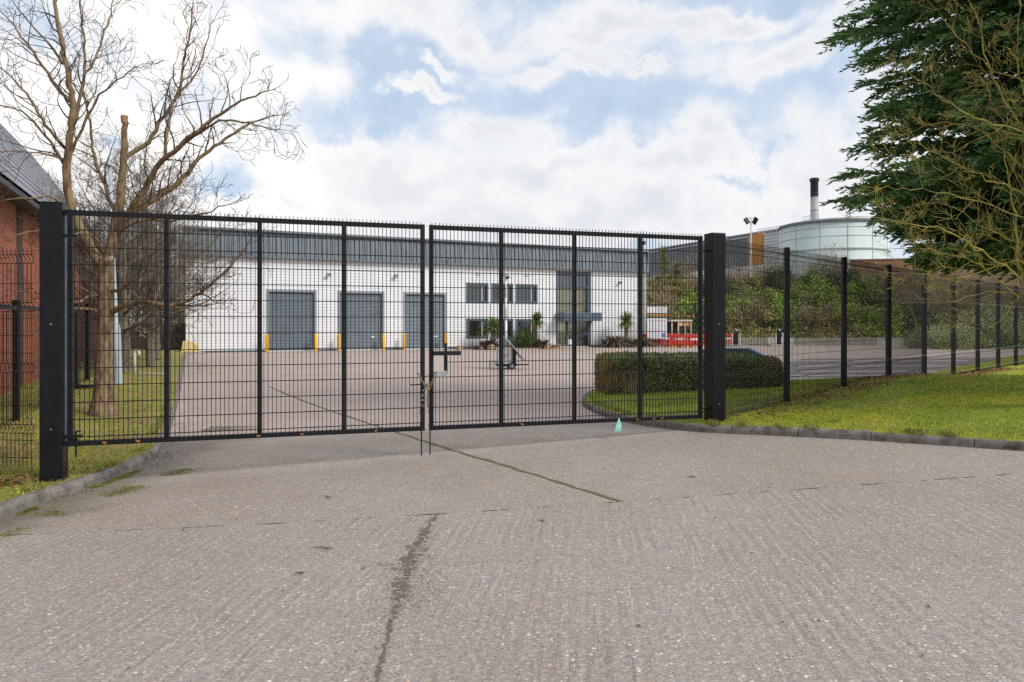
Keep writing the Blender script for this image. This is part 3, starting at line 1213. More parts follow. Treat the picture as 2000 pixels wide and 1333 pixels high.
for i, (a, b_, h) in enumerate(doors): roller(a, b_, h, i > 0)


def window(x0, x1, z0, z1, blind=0.0, mull=.74):
    f = MB()
    w = .12
    y0, y1 = .03, .11
    f.box(x0 - .06, x0 + w, -.03, y1, z0 - .06, z1 + .06); f.box(x1 - w, x1 + .06, -.03, y1, z0 - .06, z1 + .06)
    f.box(x0 + w, x1 - w, -.028, y1 - .002, z1 - w, z1 + .06); f.box(x0 + w, x1 - w, -.028, y1 - .002, z0 - .06, z0 + w)
    xm = x0 + (x1 - x0) * mull
    fr = f.build('window', m_anth, wh, bevel=.008)
    g = MB()
    g.poly([(x0 + w, .075, z0 + w), (x1 - w, .075, z0 + w), (x1 - w, .075, z1 - w), (x0 + w, .075, z1 - w)])
    g.build('pane', m_glass, fr)
    m = MB()
    m.box(xm - .03, xm + .03, .05, .1, z0 + w, z1 - w)
    m.build('mullion', mat('pale_mullion', (.55, .57, .55), .5), fr)
    r = MB()
    r.poly([(x0, 1.6, z0 - .2), (x1, 1.6, z0 - .2), (x1, 1.6, z1), (x0, 1.6, z1)])
    r.poly([(x0, .25, z1), (x1, .25, z1), (x1, 1.6, z1), (x0, 1.6, z1)])
    r.poly([(x0, .25, z0), (x0, 1.6, z0), (x0, 1.6, z1), (x0, .25, z1)]); r.poly([(x1, .25, z0), (x1, 1.6, z0), (x1, 1.6, z1), (x1, .25, z1)])
    r.build('room_wall', m_inner, fr)
    if blind:
        q = MB()
        for k in range(int((xm - x0 - w) / .11)): q.box(x0 + w + .01 + k * .11, x0 + w + .10 + k * .11, .16, .165, z0 + w, z1 - w)
        q.build('blind', mat('blind_cloth', (.34, .33, .25), .9, 0, .1), fr)


for i, o in enumerate(wins): window(*o, blind=(i in (0, 2, 3)))

# entrance: dark head panel, tall upper glazing, canopy, glazed doors
zA, zB_, zC_, zD = fz(1120, 561), fz(1120, 607), fz(1120, 627), .06
en = MB()
en.box(ex0 + .001, ex1 - .001, .08, .20, zA, ZC - .121)
f0 = en.build('entrance', mat('slate_panel', (.10, .115, .15), .4, .1, .1), wh)
fr = MB()
fr.box(ex0, ex0 + .12, -.03, .14, zD, ZC - .121); fr.box(ex1 - .34, ex1, -.03, .14, zC_, ZC - .121); fr.box(ex1 - .30, ex1, -.029, .139, zD, zC_)
fr.box(ex0 + .12, ex1 - .34, -.02, .12, zA - .02, zA + .10)
zt = fz(1120, 594)
fr.box(ex0 + .12, ex1 - .34, .0, .1, zt - .04, zt + .04)
xd = ex0 + (ex1 - ex0) * .31
fr.box(xd - .10, xd + .10, -.01, .12, zD, zC_)
xm2 = ex0 + (ex1 - ex0) * .57
fr.box(xm2 - .06, xm2 + .06, -.01, .12, zD, zC_)
fr.box(ex0 + .12, xd - .1, -.008, .11, zD, zD + .16); fr.box(xm2 + .06, ex1 - .30, -.008, .11, .92, 1.08); fr.box(xd + .1, xm2 - .06, -.008, .11, zD, zD + .14)
fr.box(ex0 + .12, xd - .1, -.008, .11, .98, 1.08)
fr.build('door_frame', m_anth, f0, bevel=.008)
g = MB()
g.poly([(ex0 + .12, .06, zD), (ex1 - .3, .06, zD), (ex1 - .3, .06, zC_), (ex0 + .12, .06, zC_)])
g.poly([(ex0 + .12, .06, zB_), (ex1 - .34, .06, zB_), (ex1 - .34, .06, zA), (ex0 + .12, .06, zA)])
g.build('glazing', glass_mat('entrance_glass', (.95, .97, .94), .12), f0)
r = MB()
for (z0, z1, y, mi) in ((zB_ - .2, zA + .2, .5, 0), (0, zC_, 1.25, 0)):
    r.poly([(ex0 - .3, y, z0), (ex1 + .3, y, z0), (ex1 + .3, y, z1), (ex0 - .3, y, z1)])
    r.poly([(ex0 - .3, .23, z0), (ex1 + .3, .23, z0), (ex1 + .3, y, z0), (ex0 - .3, y, z0)])
    r.poly([(ex0 - .3, .23, z0), (ex0 - .3, y, z0), (ex0 - .3, y, z1), (ex0 - .3, .23, z1)])
r.build('room_wall', m_cream, f0)
r = MB()
r.box(xm2 + .3, ex1 - .1, .9, 1.2, .05, 1.0)
r.build('reception_desk', mat('white_desk', (.7, .7, .68), .5), f0)
for q in ((xd - .35, xd - .12, .05, .056, 1.15, 1.22), (xd + .15, xd + .42, .05, .056, 1.5, 1.75), (xd + .15, xd + .45, .05, .056, .2, .6)):
    r = MB()
    r.box(*q)
    r.build('notice', mat('white_notice', (.8, .8, .78), .6), f0)
cn = MB()
cx0, cx1 = ex0 - .02, fx(1166) - .35
cn.box(cx0, cx1, -1.25, -.036, zC_ - .02, zC_ + .62)
cn.build('canopy', mat('canopy_sheet', (.085, .12, .155), .4, .1, .1), f0, bevel=.015)
# floodlights, camera and small square vents fixed to the walls
def flood(px, py, y=-.035, s=.26):
    x, z = fx(px), fz(px, py)
    b = MB()
    M = Matrix.Translation((x, y - .18, z)) @ Matrix.Rotation(R(28), 4, 'X')
    b.box(-s / 2, s / 2, -.05, .05, -s * .36, s * .36, M)
    b.box(-.03, .03, .05, .16, -.03, .03, M)
    o = b.build('floodlight', blackm, wh)
    l = MB()
    l.box(-s * .4, s * .4, -.055, -.051, -s * .27, s * .27, M)
    l.build('lens', m_floodg, o)


for px, py in ((443, 533), (640, 538), (772, 540), (1209, 553)): flood(px, py)
flood(874, 509, -.31, .22)
b = MB()
for px, py in ((934, 535), (1029, 537)):
    x, z = fx(px), fz(px, py)
    b.box(x - .14, x + .14, -.05, -.003, z - .12, z + .12)
    b.build('vent', mat('vent_grey', (.55, .55, .55), .6), wh)
    b = MB()
b = MB()
x = WL + .02
b.tube([(WL + .35, .6, 7.5), (WL + .35, .6, 8.35)], .03, 6)
b.box(WL + .2, WL + .5, .45, .62, 8.3, 8.6)
b.build('roof_floodlight', blackm, wh)
b = MB()
b.tube([(WL - .02 + .12, -.12, ZC), (WL - .02 + .12, -.12, .05)], .05, 8)
b.build('downpipe', mat('white_pipe', (.78, .78, .77), .4), wh)


# ================================================================ BRICK BUILDING (left)
BD = Vector((-.40, .9165)); B0 = Vector((-12.4, 17.4)) - BD * 13
bk = thing('brick_building', 'red brick building with steep grey ribbed roof at the left edge', 'building', (B0.x, B0.y, 0), math.atan2(BD.y, BD.x))
LB = 13 + 24.5
m_brick = brick_mat('red_brick', (.43, .115, .052), (.33, .085, .045), (.25, .19, .155))
m_darkb = brick_mat('dark_brick', (.075, .05, .045), (.055, .04, .04), (.11, .09, .08))
b = MB()
b.box(0, LB, 0, 14, -.5, 5.22)
b.box(-.01, LB + .01, -.012, .02, -.5, .42)
b.poly([(0, 0, 5.22), (0, 3.9, 10.7), (0, 10.1, 10.7), (0, 14, 5.22)][::-1])
b.poly([(LB, 0, 5.22), (LB, 3.9, 10.7), (LB, 10.1, 10.7), (LB, 14, 5.22)])
b.build('wall', m_brick, bk)
for x in (3.2, 8.6, 14.6, 20.2, 25.8, 31.4):
    p = MB()
    p.box(x, x + .55, -.03, -.002, -.2, 5.18)
    p.build('pier', m_darkb, bk)
m_slate = mat('slate_roof', (.21, .215, .25), .65, 0, .22, 1.5)
b = MB()
nrow = 15
Lr = math.hypot(4.3, 6.05)
pr_ = []
for k in range(nrow):
    u0 = k / nrow; u1 = (k + 1) / nrow
    pr_ += [(-.45 + 4.35 * u0 - .08, 4.92 + 5.85 * u0 + .075), (-.45 + 4.35 * u1 - .08, 4.92 + 5.85 * u1 + .075 - .02), (-.45 + 4.35 * u1 + .10, 4.92 + 5.85 * u1 - .05)]
for (y, z) in pr_: b.v += [(-.4, y, z), (LB + .4, y, z)]
for i in range(len(pr_) - 1):
    b.mi = 1 if i % 3 else 0  # lip faces near-black: shade between the courses put into the colour
    b.face(2 * i, 2 * i + 1, 2 * i + 3, 2 * i + 2)
b.mi = 0
b.poly([(-.4, 3.9, 10.75), (LB + .4, 3.9, 10.75), (LB + .4, 10.1, 10.75), (-.4, 10.1, 10.75)])
b.poly([(-.4, 10.1, 10.75), (LB + .4, 10.1, 10.75), (LB + .4, 14.4, 4.9), (-.4, 14.4, 4.9)])
b.build('roof', [m_slate, mat('slate_lip_shade', (.03, .03, .036), .7)], bk)
b = MB()
b.box(-.4, LB + .4, -.50, -.36, 4.80, 4.95); b.box(-.4, LB + .4, -.36, -.001, 4.84, 4.88)
b.build('gutter', mat('dark_gutter', (.06, .06, .065), .5), bk, bevel=.02)
b = MB()
b.box(0, 0.62, -.04, -.003, .40, 2.45)
o = b.build('side_door', mat('blue_door', (.075, .10, .15), .45, 0, .15, 3), bk, bevel=.006)
o.location = (18.0, 0, 0)

# ================================================================ FAR BUILDINGS
m_dark = stripes('dark_sheet', (.13, .135, .16), (.085, .09, .11), .5, .06, 0, .45, .3, .08)
P1 = Vector((18.2, 99)); P2 = Vector((28.6, 75.6))
dd = (P2 - P1).normalized(); LD = (P2 - P1).length
dk = thing('dark_warehouse', 'dark grey metal clad industrial building on the bank, with orange panel', 'building', (P1.x - dd.x * 14, P1.y - dd.y * 14, 0), math.atan2(dd.y, dd.x))


def dx(px):
    r = (px - 1000) / FPX
    return (r * P1.y - P1.x) / (dd.x - r * dd.y) + 14


b = MB()
xo0, xo1 = dx(1464), dx(1492)
b.box(0, xo0, 0, 9, 7.0, 11.45)
b.box(xo1, LD + 14.8, 0, 9, 7.0, 11.45)
b.box(xo0, xo1, .01, 9, 7.0, 11.45)
b.build('wall', m_dark, dk)
b = MB()
b.box(xo0, xo1, -.25, .0, 8.3, 11.75)
b.build('orange_panel', mat('orange_panel', (.50, .22, .035), .5, 0, .08), dk)
m_diag = stripes('pale_ribbed', (.55, .56, .57), (.33, .34, .36), .32, .14, 2, .5, .3, .05)
b = MB()
b.box(xo1 + .05, LD + 14.7, -.12, -.003, 8.3, 11.44)
b.build('ribbed_panel', m_diag, dk)
b = MB()
b.box(0, LD + 14.6, 3.2, 8.5, 11.47, 12.4)
b.build('upper_storey', stripes('dark_fascia', (.155, .155, .17), (.11, .11, .125), .9, .05, 0, .45, .3, .08), dk)
b = MB()
b.box(-.1, LD + 14.9, -.12, .3, 11.46, 11.62)
b.build('capping', mat('pale_capping', (.42, .42, .44), .5), dk)
b = MB()
b.box(-.1, LD + 14.8, 3.05, 3.4, 12.41, 12.54)
b.build('capping', mat('pale_capping', (.42, .42, .44), .5), dk)
b = MB()
b.box(0, LD + 14.8, -.35, -.13, 7.0, 8.25)
b.build('plinth', mat('pale_plinth', (.62, .60, .57), .6, 0, .15, 1), dk)
b = MB()
sx0, sx1 = dx(1322), dx(1368)
b.box(sx0 + 1.5, sx1 + 1.5, 3.08, 3.19, 11.75, 12.6)
sg = b.build('sign', mat('blue_sign', (.13, .20, .45), .4), dk)
b = MB()
for k in range(7):
    x = sx0 + 2.2 + k * (sx1 - sx0 - 1.2) / 7
    b.box(x, x + .16, 3.04, 3.079, 11.95, 12.42)
    b.box(x + .17, x + .5, 3.042, 3.078, 12.28 - .12 * (k % 3), 12.42 - .12 * (k % 3))
b.build('lettering', mat('white_letter', (.8, .8, .82), .4), sg)
b = MB()
for k in range(6):
    x = dx(1519) + k * .42
    b.tube([(x, 3.6, 12.5), (x, 3.6, 13.4)], .03, 5)
for z in (13.0, 13.4): b.tube([(dx(1519), 3.6, z), (dx(1519) + 2.1, 3.6, z)], .025, 5)
b.build('roof_railing', galv, dk)
b = MB()
for z in (12.0, 12.35): b.tube([(dx(1468), .9, z), (dx(1519), .9, z)], .03, 5)
for k in range(8):
    x = dx(1468) + k * (dx(1519) - dx(1468)) / 7
    b.tube([(x, .9, 11.5), (x, .9, 12.35)], .03, 5)
b.build('roof_railing', galv, dk)

dk.scale = (1.28,) * 3
dk.location = (dk.location.x * 1.28, dk.location.y * 1.28, -.49)
# big pale tank
tk = thing('storage_tank', 'huge pale green round metal tank behind the planted bank', 'tank', (40.1, 89.6, .42))
m_tank = mat('tank_sheet', (.50, .58, .58), .55, .0, .08, .3, dirt=(.38, .45, .46), dscale=.5, damt=.5, stretch=(1, 1, .15))
b = MB()
b.lathe([(5.25, .6), (5.25, 11.2)], 0, 0, 72)
b.build('shell', m_tank, tk, True)
b = MB()
b.lathe([(5.36, 11.15), (5.36, 11.36), (5.1, 11.45), (3, 11.8), (.2, 11.95)], 0, 0, 72)
b.build('roof', mat('tank_roof', (.16, .17, .18), .6), tk)
for z, r_, h in ((8.5, 5.32, .13), (9.75, 5.27, .035), (10.6, 5.27, .035), (7.0, 5.27, .035)):
    b = MB()
    b.lathe([(r_ - .1, z - h / 2), (r_, z - h / 2), (r_, z + h / 2), (r_ - .1, z + h / 2)], 0, 0, 72)
    b.build('hoop', mat('tank_hoop', (.36, .42, .43), .6), tk)
for k in range(13):
    a = 2 * math.pi * k / 13 + .2
    b = MB()
    b.box(5.22, 5.272, -.025, .025, .7, 11.1, Matrix.Rotation(a, 4, 'Z'))
    b.build('seam', MATS['tank_hoop'], tk)
tk.scale = (1.2,) * 3
ch = thing('chimney', 'tall round metal chimney with sooty black top', 'chimney', (46.4, 110, 0))
m_ch = mat('chimney_metal', (.34, .355, .345), .5, .3, .15, .8, dirt=(.25, .24, .22), dscale=.5, damt=.6)
b = MB()
b.lathe([(.57, 5), (.57, 21.3)], 0, 0, 24)
b.build('stack', m_ch, ch, True)
for z in (14.3, 17.0, 19.2):
    b = MB()
    b.lathe([(.5, z), (.61, z), (.61, z + .12), (.5, z + .12)], 0, 0, 24)
    b.build('ring', m_ch, ch)
b = MB()
b.lathe([(.58, 21.3), (.58, 23.6), (.70, 23.75), (.70, 24.1), (.5, 24.2), (.48, 23.9)], 0, 0, 24)
b.build('sooty_top', mat('soot', (.035, .03, .028), .9, 0, .4, 2), ch, True)
# red-brown brick retaining wall on the bank
m_rb = brick_mat('orange_brick', (.33, .17, .10), (.26, .13, .08), (.25, .19, .14))
rb = thing('brick_wall', 'long orange brown brick wall on top of the bank by the tank', 'wall', (36.2, 76.6, 0), R(-14))
b = MB()
b.box(0, 30, 0, .4, 4, 8.55)
b.build('brickwork', m_rb, rb)
b = MB()
b.box(-.05, 30, -.05, .45, 8.56, 8.70)
b.build('coping', mat('coping', (.25, .15, .10), .8, 0, .3, 3), rb)

# twin flood mast
lm = thing('light_mast', 'pale slim lighting mast with two angled floodlights above the bank', 'lamp post', (24.0, 72, 0))
b = MB()
b.tube([(0, 0, 6.5), (0, 0, 12.45)], [.10, .06], 8)
b.tube([(-.45, 0, 12.45), (.5, 0, 12.45)], .04, 6)
b.build('pole', mat('white_pole', (.62, .63, .63), .5), lm)
for s in (-1, 1):
    b = MB()
    b.box(-.24, .24, -.08, .08, -.33, .33, Matrix.Translation((s * .42, 0, 12.15)) @ Matrix.Rotation(s * R(30), 4, 'Y') @ Matrix.Rotation(R(30), 4, 'Z'))
    b.build('floodlight', blackm, lm)

# ================================================================ VEGETATION
m_bark = mat('tree_bark', (.215, .145, .092), .9, 0, .55, 13, 1.0, 30, .2, dirt=(.26, .23, .10), dscale=1.5, damt=.85, stretch=(1, 1, .35))
m_bark2 = mat('grey_bark', (.17, .145, .115), .9, 0, .35, 8, .8, 40, .2, dirt=(.15, .15, .06), dscale=1.2, damt=.6)
m_twig = mat('brown_twig', (.062, .046, .034), .9, 0, .4, 6, dirt=(.13, .11, .04), dscale=1.2, damt=.45)
m_lichen = mat('lichen_twig', (.31, .255, .06), .9, 0, .35, 7, dirt=(.085, .07, .055), dscale=2.4, damt=.95)
m_cut = mat('cut_wood', (.34, .20, .11), .8, 0, .25, 12)


def grow(b, p, d, L, r, lvl, up=.12, spread=.75, kids=4, sides=4, wig=.22, rmin=.0028):
    n = max(3, min(7, int(L / .12)))
    pts = [p.copy()]
    d = d.normalized()
    for i in range(n):
        d = (d + Vector((random.gauss(0, wig), random.gauss(0, wig), random.gauss(0, wig) + up)) * (.6 if i else .3)).normalized()
        pts.append(pts[-1] + d * (L / n))
    rad = [max(rmin, r * (1 - .62 * i / n)) for i in range(n + 1)]
    b.tube(pts, rad, sides if lvl > 1 else 3, False)
    if lvl <= 0: return
    for k in range(kids):
        u = random.uniform(.25, 1.0) if k else 1.0
        i = min(n - 1, int(u * n))
        q = pts[i].lerp(pts[i + 1], u * n - i if u < 1 else 1)
        dir_ = (pts[i + 1] - pts[i]).normalized()
        side = Vector((random.gauss(0, 1), random.gauss(0, 1), random.gauss(0, 1)))
        side = (side - dir_ * side.dot(dir_)).normalized()
        nd = dir_ * random.uniform(.55, .95) + side * spread * random.uniform(.6, 1.2)
        grow(b, q, nd, L * random.uniform(.45, .72), max(rmin, rad[i] * .62), lvl - 1, up, spread, kids, sides, wig, rmin)


def limb(b, P, r0, r1, sides=8, step=.12, wob=.012):
    C_ = catmull(P, step)
    n = len(C_)
    for i in range(1, n - 1): C_[i] += Vector((random.gauss(0, wob), random.gauss(0, wob), random.gauss(0, wob)))
    rad = [r0 + (r1 - r0) * i / (n - 1) for i in range(n)]
    b.tube(C_, [x * random.uniform(.95, 1.06) for x in rad], sides, True)
    return C_, rad


def tree_from_limbs(name, label, base, limbs, twig_m, bark_m, Y0, twig=dict(), twig_every=.30, trunk=None, flare=None, tw=(.45, 1.1), rs=1.0):
    root = thing(name, label, 'tree', base)
    o = Vector(base)
    bt, bc = MB(), MB()
    if trunk:
        P = [at(x, y, Y0) - o for x, y, _ in trunk]
        C_ = catmull(P, .15)
        rr = [q[2] for q in trunk]
        n = len(C_)
        rad = []
        for i in range(n):
            u = i / (n - 1) * (len(rr) - 1)
            k = min(len(rr) - 2, int(u))
            rad.append(rr[k] + (rr[k + 1] - rr[k]) * (u - k))
        # buttressed base
        b0 = len(bt.v)
        bt.tube(C_, rad, 14, True)
        if flare:
            for i in range(b0, len(bt.v)):
                x, y, z = bt.v[i]
                h = max(0, 1 - (z - (C_[0].z)) / flare)
                a = math.atan2(y - C_[0].y, x - C_[0].x)
                g = 1 + h * h * (.35 + .28 * math.sin(a * 5 + 1)) + .05 * math.sin(a * 3 + z * 2)
                bt.v[i] = (C_[0].x + (x - C_[0].x) * g if h > 0 else x, C_[0].y + (y - C_[0].y) * g if h > 0 else y, z)
    for lb in limbs:
        pts, r0, r1 = lb['p'], lb['r'][0] * rs, lb['r'][1] * rs
        dy = lb.get('dy', 0)
        n = len(pts)
        P = [at(x, y, Y0 + lb.get('d0', 0) + (dy * i / (n - 1))) - o for i, (x, y) in enumerate(pts)]
        C_, rad = limb(bt, P, r0, r1, 9 if r0 > .05 else 6)
        if lb.get('bare'): continue
        acc = 0
        start = lb.get('from', .12)
        for i in range(1, len(C_)):
            acc += (C_[i] - C_[i - 1]).length
            u = i / (len(C_) - 1)
            if u > start and acc > twig_every * random.uniform(.6, 1.3):
                acc = 0
                dr = (C_[i] - C_[i - 1]).normalized()
                s = Vector((random.gauss(0, 1), random.gauss(0, 1), random.gauss(.15, 1)))
                s = (s - dr * s.dot(dr)).normalized()
                L = random.uniform(*tw) * (1.15 - .68 * u)
                grow(bc, C_[i], dr * .75 + s * .8, L, max(.005, min(.018, rad[i] * .5)), 3, **twig)
        grow(bc, C_[-1], C_[-1] - C_[-2], tw[1] * .32, max(.005, r1 * .9), 2, **twig)
    bt.build('trunk', bark_m, root, True)
    bc.build('crown', twig_m, root)
    return root


TL = [dict(p=[(205, 525), (182, 492), (160, 452), (142, 412), (131, 370), (128, 330), (134, 290), (141, 240), (140, 190), (131, 140), (119, 80), (110, 20), (104, -60)], r=(.115, .03), dy=-.3, **{'from': .45}),
      dict(p=[(131, 335), (108, 290), (80, 255), (42, 218), (-10, 205)], r=(.04, .012), dy=-1.0),
      dict(p=[(130, 292), (97, 256), (60, 196), (22, 152), (-25, 118)], r=(.04, .012), dy=-.8),
      dict(p=[(139, 200), (112, 172), (78, 122), (50, 80), (20, 42), (-15, 8)], r=(.045, .012), dy=.7),
      dict(p=[(123, 126), (92, 82), (62, 50), (28, 8)], r=(.03, .01), dy=-.6),
      dict(p=[(141, 245), (155, 200), (165, 142), (166, 100), (160, 40), (150, -30)], r=(.042, .012), dy=.6),
      dict(p=[(140, 298), (160, 252), (186, 201), (205, 175), (240, 150), (272, 128)], r=(.036, .01), dy=-.5),
      dict(p=[(163, 150), (190, 110), (200, 70), (215, 40), (222, 0), (226, -30)], r=(.03, .01), dy=.7),
      dict(p=[(128, 312), (92, 302), (45, 296), (-5, 298)], r=(.03, .009), dy=-1.2),
      dict(p=[(140, 412), (102, 385), (55, 388), (-5, 394)], r=(.03, .009), dy=-1.0),
      dict(p=[(150, 432), (105, 442), (55, 455), (-8, 462)], r=(.028, .009), dy=-1.3),
      dict(p=[(207, 520), (222, 470), (228, 425), (235, 380), (240, 330), (243, 285), (243, 232)], r=(.125, .058), bare=1),
      dict(p=[(229, 420), (214, 395), (205, 362), (190, 330), (181, 290), (176, 240), (165, 190), (152, 140)], r=(.05, .012), dy=.9),
      dict(p=[(243, 310), (266, 295), (290, 278), (312, 240), (336, 205), (350, 178), (362, 110), (372, 55), (378, -10)], r=(.055, .012), dy=.8),
      dict(p=[(228, 452), (256, 410), (285, 365), (310, 322), (330, 304), (362, 275), (420, 230), (470, 198), (522, 178)], r=(.085, .014), dy=-.9),
      dict(p=[(322, 310), (326, 262), (336, 210), (348, 186), (386, 140), (408, 65)], r=(.04, .010), dy=.5, d0=-.4),
      dict(p=[(345, 288), (390, 258), (440, 235), (498, 245), (545, 254)], r=(.035, .009), dy=-.6, d0=-.4),
      dict(p=[(232, 445), (262, 415), (292, 394), (340, 364), (390, 310), (440, 272), (490, 240), (538, 226)], r=(.082, .013), dy=.9),
      dict(p=[(222, 462), (252, 440), (290, 427), (335, 432), (400, 416), (446, 400)], r=(.05, .01), dy=-.7),
      dict(p=[(212, 612), (235, 600), (258, 592), (285, 588), (322, 598), (372, 584), (420, 548), (468, 500), (488, 470)], r=(.075, .012), dy=-.6),
      dict(p=[(300, 592), (312, 560), (350, 520), (402, 488), (430, 450)], r=(.035, .01), dy=.7),
      dict(p=[(320, 598), (360, 602), (400, 590), (435, 570)], r=(.03, .009), dy=.5),
      dict(p=[(200, 612), (176, 605), (150, 604), (118, 611), (85, 600)], r=(.05, .012), dy=-.8),
      dict(p=[(203, 572), (170, 582), (130, 592), (60, 570), (10, 578)], r=(.04, .01), dy=-1.0),
      dict(p=[(215, 570), (232, 568), (250, 555), (285, 530), (300, 500)], r=(.05, .012), dy=-.5),
      dict(p=[(205, 500), (190, 470), (165, 455), (120, 470), (60, 490), (0, 505)], r=(.03, .009), dy=-1.2)]
main = tree_from_limbs('bare_tree', 'large bare leafless tree with a sawn upright stump limb behind the left gate leaf', at(200, 806, 14.3), TL, m_twig, m_bark, 14.3,
                       twig=dict(up=.10, spread=.9, kids=2, wig=.32, rmin=.0042), twig_every=.17, rs=.86, trunk=[(199, 815, .20), (201, 770, .178), (204, 700, .155), (207, 620, .15), (206, 560, .155), (207, 505, .12)], flare=.55)
b = MB()
pt = at(243, 231, 14.3) - at(200, 806, 14.3)
b.tube([pt + Vector((0, 0, -.10)), pt + Vector((0, 0, .02)), pt + Vector((0, 0, .05))], [.062, .070, .062], 9)
b.build('sawn_end', m_cut, main)
b = MB()
q = at(216, 505, 14.12) - at(200, 806, 14.3)
b.tube([q + Vector((0, .05, 0)), q + Vector((0.005, -.03, 0))], .045, 10)
b.build('pruning_scar', mat('pale_wood', (.55, .42, .28), .8, 0, .15, 12), main)

# background bare trees on the verge
def bare_tree(label, loc, H, r, seed, bark=m_bark2, lean=(0, 0), group='bare trees along the left verge', kids=4):
    random.seed(seed)
    root = thing('bare_tree', label, 'tree', loc, group=group)
    bt, bc = MB(), MB()
    P = [Vector((0, 0, -.2)), Vector((.03, 0, H * .15)), Vector((lean[0] * .4, lean[1] * .4, H * .4)), Vector((lean[0], lean[1], H * .8))]
    C_, rad = limb(bt, P, r, r * .28, 10, .3, .02)
    n = len(C_)
    for i in range(n):
        u = i / (n - 1)
        if u > .22:
            for k in range(2):
                a = random.uniform(0, 6.28)
                grow(bc, C_[i], Vector((math.cos(a), math.sin(a), random.uniform(.2, 1.0))), H * random.uniform(.18, .34) * (1.2 - .5 * u), rad[i] * .45, 4 if u > .3 else 3, .10, .7, kids, 4, .2, .0045)
    bt.build('trunk', bark, root, True)
    bc.build('crown', mat('far_twig', (.16, .13, .10), .9, 0, .4, 2), root)
    return root


def vz(x, y): return zvl(x, y)


t1 = bare_tree('grey trunked bare tree close behind the pale lamp post', (-13.15, 24.2, vz(-13.15, 24.2)), 7.2, .2, 3)
t2 = bare_tree('slender bare tree in front of the dark boarded fence', (-18.75, 37.3, vz(-18.75, 37.3)), 8.2, .22, 5)
copy_tree(t1, 'bare tree against the far brick wall, left of the lamp post', (-17.2, 31.0, .25), 2.1, .95)
copy_tree(t2, 'twiggy bare tree standing against the far end of the brick building', (-22.6, 37.5, .25), 1.0, .8)
copy_tree(t2, 'bare tree behind the dark boarded fence', (-24.5, 48.5, .2), 3.0, .85)
copy_tree(t1, 'bare tree just behind the left corner of the white warehouse', (-23.4, 46.5, .2), 4.2, .8)
copy_tree(t2, 'low bare tree between the standpipe and the boarded fence', (-15.9, 32.0, .25), .3, (.85, .85, .62))
copy_tree(t1, 'bare tree beside the boundary fence behind the big tree', (-13.6, 27.0, .25), 2.7, (.85, .85, .75))
for (px, Y, s, L) in ((808, 74, .98, 'bare tree top showing over the warehouse roof beside the gate gap'), (925, 76, .93, 'bare tree top showing over the warehouse roof above the upper windows'),
                      (968, 78, .92, 'thin bare tree top over the warehouse roof right of the others'), (425, 62, 1.0, 'bare tree rising behind the left end of the warehouse roof')):
    copy_tree(t2, L, (at(px, 0, Y).x, Y, 0), px * .1, (s, s, s * 1.02), group='bare trees behind the warehouse')


# ---------------------------------------------------------------- conifer and lichen tree (right)
m_conif = mat('conifer_leaf', (.12, .235, .095), .65, 0, .3, 1.6, spec=.3, island=.55, transl=.28)


def conifer():
    random.seed(21)
    base = Vector((10.15, 12.4, zvr(10.15, 12.4)))
    root = thing('conifer', 'big dark green conifer with spreading boughs over the lawn fence', 'tree', base)
    bt = MB()
    H = 14.5
    bt.tube([(0, 0, -.2), (0, 0, 2), (.05, 0, 6), (0, .1, H)], [.34, .27, .2, .04], 12)
    Ps, Ds, Ls, Ws = [], [], [], []
    bough_n = 320
    for k in range(bough_n):
        z = 1.9 + (H - 2.3) * (k / bough_n) ** 1.25
        a = random.uniform(0, 2 * math.pi)
        if random.random() < .55: a = math.pi + random.gauss(.15, .75)
        reach = (3.68 + .40 * math.sin(z * 2.2) + random.gauss(0, .18)) * (1 - max(0, (z - 7)) / 9.5)
        if z < 3.4: reach *= .70 + .3 * (z - 1.9) / 1.5
        reach = max(.6, reach)
        d = Vector((math.cos(a), math.sin(a), 0))
        p = Vector((0, 0, z))
        pts = [p]
        n = 10
        for i in range(n):
            u = i / n
            slope = .25 - .40 * u + .42 * max(0, u - .6) + random.gauss(0, .05)
            q = pts[-1] + (d + Vector((random.gauss(0, .06), random.gauss(0, .06), slope))) * (reach / n)
            pts.append(q)
        bt.tube(pts, [.045 * (1 - .85 * i / n) + .004 for i in range(n + 1)], 4, False)
        # flat sprays along the bough
        for i in range(2, n + 1):
            u = i / n
            dr = (pts[i] - pts[i - 1]).normalized()
            sd_ = Vector((-dr.y, dr.x, 0)).normalized()
            m = 7 if u > .35 else 4
            for j in range(m):
                s = random.choice((-1, 1))
                q0 = pts[i - 1].lerp(pts[i], random.random())
                Lq = (.95 - .55 * u) * random.uniform(.45, 1.0) + .18
                if i == n and j < 3: Lq = .45; s *= .25
                dq = (dr * random.uniform(.7, 1.0) + sd_ * s * random.uniform(.4, .9) + Vector((0, 0, random.gauss(-.10, .22)))).normalized()
                w = max(4, int(Lq / .045))
                for e in range(w):
                    f = e / w
                    c = q0 + dq * (Lq * f) + Vector((0, 0, -.10 * f * f + .03 * f))
                    for s2 in (-1, 1):
                        o2 = dq.cross(Vector((0, 0, 1)))
                        dl = (dq * random.uniform(.7, 1.1) + o2 * s2 * random.uniform(.25, .75) + Vector((random.gauss(0, .12), random.gauss(0, .12), random.gauss(.0, .28))))
                        Ps.append(tuple(c)); Ds.append(tuple(dl)); Ls.append(random.uniform(.10, .19) * (1.1 - .3 * f)); Ws.append(random.uniform(.030, .050))
    bt.build('trunk', m_bark2, root)
    bl = MB()
    bl.leaves(np.array(Ps), np.array(Ds), np.array(Ls), np.array(Ws))
    o = bl.build('foliage', m_conif, root)
    return root


